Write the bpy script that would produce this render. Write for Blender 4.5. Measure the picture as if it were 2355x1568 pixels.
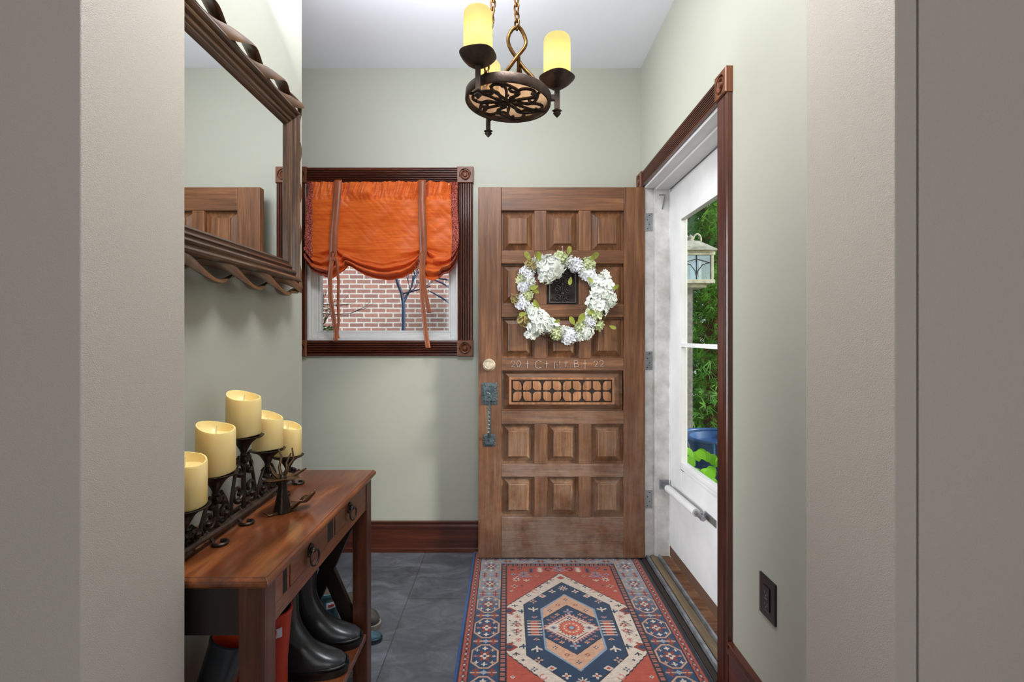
import bpy, bmesh, math, random
import numpy as np
from mathutils import Vector, Matrix, noise as mnoise
random.seed(7)
for o in list(bpy.data.objects): bpy.data.objects.remove(o)
SC = bpy.context.scene
COL = SC.collection
PI = math.pi
F = 1100.0; CX = 1168.0; CY = 772.0; H = 1.235     # focal length in px, vanishing point, eye height

# ------------------------------------------------------------------ camera
cd = bpy.data.cameras.new('camera'); cam = bpy.data.objects.new('camera', cd); COL.objects.link(cam)
cam.location = (0, 0, H); cam.rotation_euler = (PI/2, 0, 0)
cd.sensor_fit = 'HORIZONTAL'; cd.sensor_width = 36; cd.lens = 36*F/2355
cd.shift_x = (1177.5-CX)/2355; cd.shift_y = -(784-CY)/2355; cd.clip_start = .02
SC.camera = cam
# ------------------------------------------------------------------ view
SC.view_settings.view_transform = 'Standard'; SC.view_settings.look = 'None'
SC.view_settings.gamma = 1; SC.view_settings.exposure = 0.18; SC.view_settings.use_curve_mapping = False
# ------------------------------------------------------------------ world: pale sky
W = bpy.data.worlds.new('sky'); SC.world = W; W.use_nodes = True
wn = W.node_tree; wn.nodes.clear()
wo = wn.nodes.new('ShaderNodeOutputWorld'); wb = wn.nodes.new('ShaderNodeBackground')
ws = wn.nodes.new('ShaderNodeTexSky'); ws.sky_type = 'HOSEK_WILKIE'; ws.turbidity = 4; ws.ground_albedo = .4
ws.sun_direction = Vector((.88, -.42, .40)).normalized()
wn.links.new(ws.outputs[0], wb.inputs[0]); wn.links.new(wb.outputs[0], wo.inputs[0]); wb.inputs[1].default_value = 6.5
# ------------------------------------------------------------------ lights
def lamp(name, kind, loc, energy, color=(1, 1, 1), target=None, **kw):
    l = bpy.data.lights.new(name, kind); l.energy = energy; l.color = color
    for k, v in kw.items(): setattr(l, k, v)
    o = bpy.data.objects.new(name, l); COL.objects.link(o); o.location = loc
    if target is not None:
        o.rotation_euler = (Vector(target)-Vector(loc)).to_track_quat('-Z', 'Y').to_euler()
    return o
lamp('sun', 'SUN', (6, -3, 5), 3.0, (1, .97, .92), (6-.88, -3+.42, 5-.40), angle=math.radians(7))
# added fill lamps: one behind the camera, one left of the mirror wall
lamp('hall_fill', 'AREA', (0.0, -1.9, 1.5), 27, (.96, .98, 1), (0.0, 2.0, 1.0), shape='RECTANGLE', size=2.0, size_y=1.8)
lamp('passage_fill', 'AREA', (-2.35, 1.98, 1.3), 16, (.95, .98, 1), (0.85, 1.75, 1.05), shape='RECTANGLE', size=.8, size_y=1.9, spread=math.radians(60))
# added unseen fills above the frame: one turned up, one facing down
lamp('ceiling_fill', 'AREA', (-.35, 1.35, 2.36), 18, (.93, .96, 1), (-.25, 1.60, 2.77), shape='DISK', size=.7)
lamp('entry_fill', 'AREA', (-.02, 1.1, 2.74), 25, (.97, .98, 1), (-.02, 1.1, 0), shape='DISK', size=.5)

# ------------------------------------------------------------------ coordinates
def P(x, y, Y): return Vector(((x-CX)*Y/F, Y, H-(y-CY)*Y/F))
def px(x, Y): return (x-CX)*Y/F
def pz(y, Y): return H-(y-CY)*Y/F

# ------------------------------------------------------------------ materials
def srgb(r, g, b):
    def f(c):
        c /= 255.0
        return c/12.92 if c <= .04045 else ((c+.055)/1.055)**2.4
    return (f(r), f(g), f(b), 1)
def newmat(name):
    m = bpy.data.materials.new(name); m.use_nodes = True
    nt = m.node_tree; b = nt.nodes['Principled BSDF']
    return m, nt, b
def ramp(nt, fac, cols, interp='LINEAR'):
    r = nt.nodes.new('ShaderNodeValToRGB'); r.color_ramp.interpolation = interp
    e = r.color_ramp.elements
    e[0].position = cols[0][0]; e[0].color = cols[0][1]; e[1].position = cols[-1][0]; e[1].color = cols[-1][1]
    for p, c in cols[1:-1]:
        n = e.new(p); n.color = c
    nt.links.new(fac, r.inputs[0]); return r.outputs[0]
def noise(nt, scale, detail=4, rough=.6, vec=None, mscale=None, dist=0):
    n = nt.nodes.new('ShaderNodeTexNoise'); n.inputs['Scale'].default_value = scale
    n.inputs['Detail'].default_value = detail; n.inputs['Roughness'].default_value = rough
    n.inputs['Distortion'].default_value = dist
    if vec is None:
        tc = nt.nodes.new('ShaderNodeTexCoord'); vec = tc.outputs['Object']
    if mscale:
        mp = nt.nodes.new('ShaderNodeMapping'); mp.inputs['Scale'].default_value = mscale
        nt.links.new(vec, mp.inputs[0]); vec = mp.outputs[0]
    nt.links.new(vec, n.inputs['Vector']); return n.outputs[0]
def bump(nt, b, h, strength=.2, dist=.002):
    n = nt.nodes.new('ShaderNodeBump'); n.inputs['Strength'].default_value = strength
    n.inputs['Distance'].default_value = dist; nt.links.new(h, n.inputs['Height'])
    nt.links.new(n.outputs[0], b.inputs['Normal'])
def mixc(nt, fac, a, b_):
    m = nt.nodes.new('ShaderNodeMix'); m.data_type = 'RGBA'
    for v, i in ((fac, 0), (a, 6), (b_, 7)):
        if isinstance(v, (int, float)): m.inputs[i].default_value = v
        elif isinstance(v, tuple): m.inputs[i].default_value = v
        else: nt.links.new(v, m.inputs[i])
    return m.outputs[2]
def plain(name, c, rough=.5, metal=0, c2=None, nscale=20, bstr=0, bscale=None, spec=None):
    m, nt, b = newmat(name)
    b.inputs['Base Color'].default_value = c; b.inputs['Roughness'].default_value = rough; b.inputs['Metallic'].default_value = metal
    if spec is not None: b.inputs['Specular IOR Level'].default_value = spec
    if c2:
        nt.links.new(ramp(nt, noise(nt, nscale), [(.3, c), (.7, c2)]), b.inputs['Base Color'])
    if bstr: bump(nt, b, noise(nt, bscale or nscale*3, 3), bstr)
    return m
def wood(name, dark, mid, light, axis=2, rough=.4, freq=26, bstr=.25, grey=None, coat=0, along=.06):
    m, nt, b = newmat(name)
    sc = [1, 1, 1]; sc[axis] = along
    tc = nt.nodes.new('ShaderNodeTexCoord').outputs['Object']
    n1 = noise(nt, freq, 6, .62, tc, sc, .4)
    n2 = noise(nt, freq*9, 3, .6, tc, [c if c == 1 else .03 for c in sc])
    c = ramp(nt, n1, [(.28, dark), (.5, mid), (.72, light)])
    fine = ramp(nt, n2, [(.35, (.62, .62, .62, 1)), (.6, (1, 1, 1, 1))])
    mul = nt.nodes.new('ShaderNodeMix'); mul.data_type = 'RGBA'; mul.blend_type = 'MULTIPLY'; mul.inputs[0].default_value = .8
    nt.links.new(c, mul.inputs[6]); nt.links.new(fine, mul.inputs[7]); out = mul.outputs[2]
    if grey:                                  # bleached by weather in its lower half
        sep = nt.nodes.new('ShaderNodeSeparateXYZ'); nt.links.new(tc, sep.inputs[0])
        mr = nt.nodes.new('ShaderNodeMapRange'); nt.links.new(sep.outputs[2], mr.inputs[0])
        mr.inputs[1].default_value = grey[1]; mr.inputs[2].default_value = grey[2]
        n3 = noise(nt, 5, 5, .7, tc, [1, 1, 1]); mm = nt.nodes.new('ShaderNodeMath'); mm.operation = 'MULTIPLY'
        n3r = ramp(nt, n3, [(.38, (.2, .2, .2, 1)), (.6, (1, 1, 1, 1))])
        nt.links.new(mr.outputs[0], mm.inputs[0]); nt.links.new(n3r, mm.inputs[1])
        mm2 = nt.nodes.new('ShaderNodeMath'); mm2.operation = 'MULTIPLY'; mm2.inputs[1].default_value = grey[3]
        nt.links.new(mm.outputs[0], mm2.inputs[0])
        mul2 = nt.nodes.new('ShaderNodeMix'); mul2.data_type = 'RGBA'; mul2.blend_type = 'MULTIPLY'; mul2.inputs[0].default_value = .7
        mul2.inputs[6].default_value = grey[0]; nt.links.new(fine, mul2.inputs[7])
        out = mixc(nt, mm2.outputs[0], out, mul2.outputs[2])
    nt.links.new(out, b.inputs['Base Color']); b.inputs['Roughness'].default_value = rough
    b.inputs['Coat Weight'].default_value = coat; b.inputs['Coat Roughness'].default_value = .12
    bump(nt, b, n2, bstr, .001)
    return m
def paint(name, c, rough=.55, bs=.12, nsc=420, bd=.0012):
    m, nt, b = newmat(name); b.inputs['Base Color'].default_value = c; b.inputs['Roughness'].default_value = rough
    n1 = noise(nt, 1.3, 2, .5)
    c2 = tuple(v*.94 for v in c[:3])+(1,)
    nt.links.new(ramp(nt, n1, [(.35, c2), (.65, c)]), b.inputs['Base Color'])
    bump(nt, b, noise(nt, nsc, 2, .5), bs, bd)
    return m
def glassmat(name, tint=(1, 1, 1, 1), refl=.08):
    m = bpy.data.materials.new(name); m.use_nodes = True; nt = m.node_tree; nt.nodes.clear()
    o = nt.nodes.new('ShaderNodeOutputMaterial'); t = nt.nodes.new('ShaderNodeBsdfTransparent'); g = nt.nodes.new('ShaderNodeBsdfGlossy')
    t.inputs[0].default_value = tint; g.inputs['Roughness'].default_value = .02
    mx = nt.nodes.new('ShaderNodeMixShader'); mx.inputs[0].default_value = refl
    nt.links.new(t.outputs[0], mx.inputs[1]); nt.links.new(g.outputs[0], mx.inputs[2]); nt.links.new(mx.outputs[0], o.inputs[0])
    return m
def translucent(name, c, amount=.4, rough=.6, c2=None, mscale=None, nscale=8, bstr=0, bsc=60, bms=None, sheen=0):
    m, nt, b = newmat(name); out = nt.nodes['Material Output']
    b.inputs['Base Color'].default_value = c; b.inputs['Roughness'].default_value = rough
    tr = nt.nodes.new('ShaderNodeBsdfTranslucent'); tr.inputs[0].default_value = c
    if sheen: b.inputs['Sheen Weight'].default_value = sheen
    if c2:
        cc = ramp(nt, noise(nt, nscale, 5, .6, None, mscale), [(.3, c), (.7, c2)])
        nt.links.new(cc, b.inputs['Base Color']); nt.links.new(cc, tr.inputs[0])
    if bstr: bump(nt, b, noise(nt, bsc, 4, .6, None, bms), bstr, .002)
    mx = nt.nodes.new('ShaderNodeMixShader'); mx.inputs[0].default_value = amount
    nt.links.new(b.outputs[0], mx.inputs[1]); nt.links.new(tr.outputs[0], mx.inputs[2]); nt.links.new(mx.outputs[0], out.inputs[0])
    return m

M = {}
M['wall'] = paint('sage_paint', srgb(174, 175, 162))
M['wall_near'] = paint('taupe_paint', srgb(186, 177, 165), bs=.4, nsc=560, bd=.0018)
M['ceiling'] = paint('ceiling_paint', srgb(240, 243, 252), .8, .05)
M['white'] = plain('white_paint', srgb(216, 216, 217), .35, c2=srgb(204, 204, 204), nscale=6)
M['white_old'] = plain('chipped_white_paint', srgb(222, 221, 218), .45, c2=srgb(184, 181, 176), nscale=14, bstr=.2)
M['trim_h'] = wood('dark_trim_y', srgb(52, 22, 14), srgb(78, 36, 23), srgb(104, 52, 33), 1, .3, 30, .15, coat=.3)
M['trim_x'] = wood('dark_trim_x', srgb(52, 22, 14), srgb(78, 36, 23), srgb(104, 52, 33), 0, .3, 30, .15, coat=.3)
M['trim_v'] = wood('dark_trim_z', srgb(56, 25, 16), srgb(86, 42, 27), srgb(116, 62, 40), 2, .3, 30, .15, coat=.3)
M['block'] = wood('corner_block_wood', srgb(76, 38, 18), srgb(110, 58, 28), srgb(136, 78, 40), 2, .42, 30, .15, coat=.05)
gz = (srgb(168, 146, 132), 1.30, .10, .85)
M['door_v'] = wood('door_wood_upright', srgb(76, 44, 24), srgb(118, 74, 42), srgb(150, 102, 64), 2, .42, 34, .5, (srgb(152, 122, 104), 1.35, .2, .6))
M['door_h'] = wood('door_wood_across', srgb(76, 44, 24), srgb(118, 74, 42), srgb(150, 102, 64), 0, .42, 34, .5, gz)
M['door_p'] = wood('door_panel_wood', srgb(78, 46, 26), srgb(122, 78, 46), srgb(158, 110, 70), 2, .42, 34, .5, (srgb(170, 140, 116), 1.25, .2, .8))
M['carved'] = wood('carved_wood', srgb(134, 88, 58), srgb(174, 120, 82), srgb(200, 150, 110), 2, .5, 40, .3)
M['groove'] = plain('dark_brown_flat', srgb(40, 28, 22), .7)  # one even dark brown, behind grille and carving and on edge strips
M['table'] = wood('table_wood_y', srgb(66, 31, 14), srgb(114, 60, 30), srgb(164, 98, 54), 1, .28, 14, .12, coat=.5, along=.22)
M['table_v'] = wood('table_wood_z', srgb(48, 23, 12), srgb(78, 39, 20), srgb(112, 60, 32), 2, .35, 22, .12, coat=.3, along=.12)  # legs darkened for the little light their near faces get
M['table_shaded'] = wood('table_wood_shaded', srgb(18, 11, 8), srgb(28, 17, 12), srgb(40, 24, 17), 2, .45, 22, .12, along=.12)  # shaded copy of the table wood for poorly lit end and back parts
M['black'] = plain('black_slot', (.006, .005, .005, 1), .7)
M['iron'] = plain('wrought_iron', srgb(38, 34, 32), .42, .7, c2=srgb(62, 50, 40), nscale=40, bstr=.4, bscale=180)
M['iron_brown'] = plain('brown_iron', srgb(52, 42, 36), .5, .6, c2=srgb(84, 66, 54), nscale=35, bstr=.4, bscale=150)
M['bronze'] = plain('antique_bronze', srgb(120, 92, 66), .3, .8, c2=srgb(70, 52, 38), nscale=18, bstr=.2, bscale=80)
M['goldchain'] = plain('antique_gold', srgb(100, 70, 32), .4, .85, c2=srgb(58, 38, 16), nscale=60)
M['pewter'] = plain('weathered_pewter', srgb(120, 136, 140), .4, .8, c2=srgb(70, 82, 86), nscale=50, bstr=.5, bscale=120)
M['pewter_dark'] = plain('dark_pewter', srgb(92, 88, 86), .3, .8, c2=srgb(60, 56, 54), nscale=60)
M['brass'] = plain('worn_brass', srgb(226, 216, 196), .35, .5, c2=srgb(190, 172, 144), nscale=80)
M['steel'] = plain('dull_steel', srgb(176, 178, 180), .35, .85, c2=srgb(140, 142, 144), nscale=50)
M['alu'] = plain('threshold_metal', srgb(170, 178, 186), .3, .8, c2=srgb(120, 126, 132), nscale=25)
M['glass'] = glassmat('clear_glass', (.96, .98, .98, 1), .05)
M['amber'] = None
M['rubber'] = plain('black_rubber', srgb(38, 40, 42), .27, 0, c2=srgb(52, 54, 56), nscale=9)
M['sole'] = plain('black_sole', srgb(18, 18, 19), .5)
M['red'] = plain('red_rubber', srgb(196, 58, 26), .35, 0, c2=srgb(172, 46, 20), nscale=9)
M['teal'] = plain('teal_rubber', srgb(74, 112, 124), .35, 0, c2=srgb(50, 82, 96), nscale=12)
M['teal_dark'] = plain('dark_teal_rubber', srgb(34, 50, 58), .35)
M['lining'] = plain('taupe_lining', srgb(122, 112, 98), .9)
M['lining_red'] = plain('orange_lining', srgb(206, 72, 24), .8)
M['dark_in'] = plain('dark_lining', srgb(16, 18, 24), .9)
M['label'] = plain('white_label', srgb(214, 220, 232), .5)
M['label_red'] = plain('red_label', srgb(190, 70, 56), .5)
M['leather'] = plain('grey_leather', srgb(86, 82, 78), .5, 0, c2=srgb(58, 55, 52), nscale=30, bstr=.3)
M['tan_sole'] = plain('taupe_sole', srgb(140, 130, 118), .7)
M['plate'] = plain('black_plastic', srgb(14, 20, 30), .28)
M['wick'] = plain('candle_wick', srgb(236, 222, 180), .7)
def waxmat():
    m, nt, b = newmat('ivory_wax')
    nt.links.new(ramp(nt, noise(nt, 9, 2), [(.3, srgb(236, 204, 130)), (.7, srgb(246, 224, 160))]), b.inputs['Base Color'])
    b.inputs['Roughness'].default_value = .38; b.inputs['Subsurface Weight'].default_value = .35
    b.inputs['Subsurface Radius'].default_value = (1, .6, .25); b.inputs['Subsurface Scale'].default_value = .012
    return m
M['wax'] = waxmat()
def glow(name):
    m, nt, b = newmat(name); out = nt.nodes['Material Output']
    tc = nt.nodes.new('ShaderNodeTexCoord').outputs['Object']
    cc = ramp(nt, noise(nt, 14, 5, .6, tc), [(.3, (1, .60, .22, 1)), (.65, (1, .70, .32, 1))])
    em = nt.nodes.new('ShaderNodeEmission'); nt.links.new(cc, em.inputs[0]); em.inputs[1].default_value = .74
    tr = nt.nodes.new('ShaderNodeBsdfTranslucent'); tr.inputs[0].default_value = (.22, .20, .12, 1)
    ad = nt.nodes.new('ShaderNodeAddShader'); nt.links.new(em.outputs[0], ad.inputs[0]); nt.links.new(tr.outputs[0], ad.inputs[1])
    nt.links.new(ad.outputs[0], out.inputs[0]); return m
M['glow'] = glow('lit_alabaster')
def mica():
    m = bpy.data.materials.new('tan_mica'); m.use_nodes = True; nt = m.node_tree; nt.nodes.clear()
    o = nt.nodes.new('ShaderNodeOutputMaterial'); t = nt.nodes.new('ShaderNodeBsdfTransparent'); t.inputs[0].default_value = (.92, .82, .70, 1)
    d = nt.nodes.new('ShaderNodeBsdfDiffuse'); d.inputs[0].default_value = srgb(188, 160, 138)
    tl = nt.nodes.new('ShaderNodeBsdfTranslucent'); tl.inputs[0].default_value = srgb(200, 170, 140)
    a = nt.nodes.new('ShaderNodeMixShader'); a.inputs[0].default_value = .5
    b = nt.nodes.new('ShaderNodeMixShader'); b.inputs[0].default_value = .5
    nt.links.new(d.outputs[0], a.inputs[1]); nt.links.new(tl.outputs[0], a.inputs[2])
    nt.links.new(t.outputs[0], b.inputs[1]); nt.links.new(a.outputs[0], b.inputs[2]); nt.links.new(b.outputs[0], o.inputs[0])
    return m
M['mica'] = mica()
def mirror():
    m, nt, b = newmat('mirror_glass'); b.inputs['Base Color'].default_value = (.88, .89, .88, 1)
    b.inputs['Metallic'].default_value = 1; b.inputs['Roughness'].default_value = .0; return m
M['mirror'] = mirror()
M['frame'] = wood('mirror_frame_wood', srgb(34, 23, 16), srgb(76, 52, 36), srgb(130, 98, 70), 1, .3, 40, .2, coat=.3)
M['frame_v'] = wood('mirror_frame_wood_z', srgb(34, 23, 16), srgb(80, 55, 38), srgb(136, 100, 68), 2, .3, 40, .2, coat=.3)
M['ribbon'] = plain('carved_ribbon_gilt', srgb(110, 78, 48), .34, .25, c2=srgb(62, 44, 32), nscale=12, bstr=.15, bscale=60)
M['silk'] = translucent('burnt_orange_silk', srgb(255, 152, 58), .56, .42, srgb(236, 112, 30), (2, 2, 24), 4, .35, 26, (.25, 1, 6), .3)
M['strap'] = translucent('rust_ribbon', srgb(166, 90, 54), .15, .4, srgb(132, 68, 42), None, 10)
def trimred():
    m, nt, b = newmat('beaded_red_trim')
    v = nt.nodes.new('ShaderNodeTexVoronoi'); v.inputs['Scale'].default_value = 260
    tc = nt.nodes.new('ShaderNodeTexCoord'); nt.links.new(tc.outputs['Object'], v.inputs['Vector'])
    nt.links.new(ramp(nt, v.outputs['Distance'], [(.25, srgb(220, 130, 96)), (.45, srgb(150, 30, 20)), (.7, srgb(70, 12, 10))]), b.inputs['Base Color'])
    bump(nt, b, v.outputs['Distance'], .5, .003); b.inputs['Roughness'].default_value = .6; return m
M['redtrim'] = trimred()
M['petal'] = translucent('white_petal', srgb(248, 250, 246), .22, .6, srgb(236, 240, 232), None, 30)
M['petal_blue'] = translucent('bluish_white_petal', srgb(240, 243, 250), .2, .6, srgb(248, 248, 250), None, 30)
M['petal_green'] = translucent('pale_green_petal', srgb(206, 218, 164), .25, .6, srgb(228, 232, 196), None, 30)
M['petal_tan'] = translucent('tan_petal', srgb(190, 176, 130), .25, .6, srgb(176, 158, 96), None, 30)
M['leafy'] = translucent('yellow_green_leaf', srgb(168, 172, 66), .3, .5, srgb(120, 132, 54), None, 30)
M['vine'] = plain('twisted_vine', srgb(104, 76, 50), .7, 0, c2=srgb(70, 48, 32), nscale=60, bstr=.4)
def slate():
    m, nt, b = newmat('slate_tile')
    tc = nt.nodes.new('ShaderNodeTexCoord'); sep = nt.nodes.new('ShaderNodeSeparateXYZ'); nt.links.new(tc.outputs['Object'], sep.inputs[0])
    cb = nt.nodes.new('ShaderNodeCombineXYZ')
    ax = nt.nodes.new('ShaderNodeMath'); ax.operation = 'ADD'; ax.inputs[1].default_value = TY; nt.links.new(sep.outputs[1], ax.inputs[0])
    ay = nt.nodes.new('ShaderNodeMath'); ay.operation = 'ADD'; ay.inputs[1].default_value = TX; nt.links.new(sep.outputs[0], ay.inputs[0])
    nt.links.new(ax.outputs[0], cb.inputs[0]); nt.links.new(ay.outputs[0], cb.inputs[1])
    br = nt.nodes.new('ShaderNodeTexBrick'); nt.links.new(cb.outputs[0], br.inputs['Vector'])
    br.offset = .5; br.inputs['Scale'].default_value = 1; br.inputs['Brick Width'].default_value = .615; br.inputs['Row Height'].default_value = .32
    br.inputs['Mortar Size'].default_value = .0022; br.inputs['Mortar Smooth'].default_value = .1; br.inputs['Bias'].default_value = 0
    br.inputs['Color1'].default_value = (.82, .82, .82, 1); br.inputs['Color2'].default_value = (1.1, 1.1, 1.1, 1); br.inputs['Mortar'].default_value = (.45, .44, .43, 1)
    n1 = noise(nt, 7, 8, .68, tc.outputs['Object'], [1, 1.6, 1], .8); n2 = noise(nt, 60, 5, .7, tc.outputs['Object'])
    c = ramp(nt, n1, [(.3, srgb(70, 72, 78)), (.5, srgb(94, 97, 104)), (.68, srgb(120, 123, 130))])
    mu = nt.nodes.new('ShaderNodeMix'); mu.data_type = 'RGBA'; mu.blend_type = 'MULTIPLY'; mu.inputs[0].default_value = 1
    nt.links.new(c, mu.inputs[6]); nt.links.new(br.outputs['Color'], mu.inputs[7]); nt.links.new(mu.outputs[2], b.inputs['Base Color'])
    b.inputs['Roughness'].default_value = .42
    ad = nt.nodes.new('ShaderNodeMath'); ad.operation = 'SUBTRACT'; nt.links.new(n1, ad.inputs[0]); nt.links.new(br.outputs['Fac'], ad.inputs[1])
    bump(nt, b, ad.outputs[0], .35, .004); return m
TX = .64+3.2; TY = -2.043+6.15
M['slate'] = slate()
def brickmat():
    m, nt, b = newmat('old_brick')
    tc = nt.nodes.new('ShaderNodeTexCoord'); sep = nt.nodes.new('ShaderNodeSeparateXYZ'); nt.links.new(tc.outputs['Object'], sep.inputs[0])
    cb = nt.nodes.new('ShaderNodeCombineXYZ'); nt.links.new(sep.outputs[0], cb.inputs[0]); nt.links.new(sep.outputs[2], cb.inputs[1])
    wv = nt.nodes.new('ShaderNodeVectorMath'); wv.operation = 'ADD'
    nz = nt.nodes.new('ShaderNodeTexNoise'); nz.inputs['Scale'].default_value = 6; nt.links.new(tc.outputs['Object'], nz.inputs['Vector'])
    sc_ = nt.nodes.new('ShaderNodeVectorMath'); sc_.operation = 'SCALE'; sc_.inputs['Scale'].default_value = .012; nt.links.new(nz.outputs['Color'], sc_.inputs[0])
    nt.links.new(cb.outputs[0], wv.inputs[0]); nt.links.new(sc_.outputs[0], wv.inputs[1])
    br = nt.nodes.new('ShaderNodeTexBrick'); nt.links.new(wv.outputs[0], br.inputs['Vector'])
    br.inputs['Scale'].default_value = 1; br.inputs['Brick Width'].default_value = .205; br.inputs['Row Height'].default_value = .0675
    br.inputs['Mortar Size'].default_value = .0105; br.inputs['Mortar Smooth'].default_value = .25
    br.inputs['Color1'].default_value = srgb(214, 156, 144); br.inputs['Color2'].default_value = srgb(180, 134, 130); br.inputs['Mortar'].default_value = srgb(252, 246, 240)
    n = noise(nt, 25, 5, .7, tc.outputs['Object'])
    mu = nt.nodes.new('ShaderNodeMix'); mu.data_type = 'RGBA'; mu.blend_type = 'MULTIPLY'; mu.inputs[0].default_value = 1
    nt.links.new(br.outputs['Color'], mu.inputs[6]); nt.links.new(ramp(nt, n, [(.3, (.8, .8, .8, 1)), (.7, (1.15, 1.1, 1.1, 1))]), mu.inputs[7])
    nt.links.new(mu.outputs[2], b.inputs['Base Color']); b.inputs['Roughness'].default_value = .9; bump(nt, b, br.outputs['Fac'], -.4, .01)
    return m
M['brick'] = brickmat()
M['ground'] = plain('soil_and_grass', srgb(92, 96, 62), .95, 0, c2=srgb(120, 108, 84), nscale=4)
M['bark'] = plain('grey_bark', srgb(112, 104, 96), .9, 0, c2=srgb(66, 60, 56), nscale=25, bstr=.6)
M['bark_blue'] = plain('blue_grey_bark', srgb(34, 84, 136), .5, 0, c2=srgb(28, 44, 78), nscale=10)
M['bark_red'] = plain('cedar_bark', srgb(150, 100, 82), .9, 0, c2=srgb(88, 62, 56), nscale=25, bstr=.5)
M['cedar'] = translucent('cedar_foliage', srgb(52, 124, 56), .4, .6, srgb(128, 190, 66), None, 3)
M['cedar_dark'] = translucent('dark_cedar_foliage', srgb(34, 84, 62), .35, .6, srgb(60, 120, 70), None, 3)
M['shrub'] = translucent('olive_leaf', srgb(70, 104, 40), .35, .6, srgb(128, 146, 62), None, 6)
M['hosta'] = translucent('bright_green_leaf', srgb(118, 196, 34), .4, .45, srgb(162, 224, 62), None, 6)
M['blue'] = plain('blue_enamel', srgb(42, 84, 138), .35, 0, c2=srgb(60, 106, 160), nscale=9)
M['post'] = plain('weathered_post', srgb(150, 146, 140), .85, 0, c2=srgb(104, 100, 98), nscale=30, bstr=.4)
M['lantern'] = plain('aged_cream_metal', srgb(222, 222, 206), .6, 0, c2=srgb(160, 158, 138), nscale=18, bstr=.2)
M['lead'] = plain('lead_came', srgb(52, 54, 60), .5, .5)
M['milk'] = glassmat('seeded_glass', (.80, .90, .96, 1), .25)
M['board'] = wood('porch_board', srgb(86, 56, 38), srgb(122, 84, 60), srgb(156, 116, 88), 0, .5, 30, .3)
M['oak'] = wood('worn_oak', srgb(86, 72, 54), srgb(120, 102, 78), srgb(146, 126, 98), 1, .45, 30, .3)
M['sweep'] = plain('brown_sweep', srgb(92, 66, 52), .6)
M['chalk'] = plain('chalk', srgb(196, 186, 180), .95)

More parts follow.
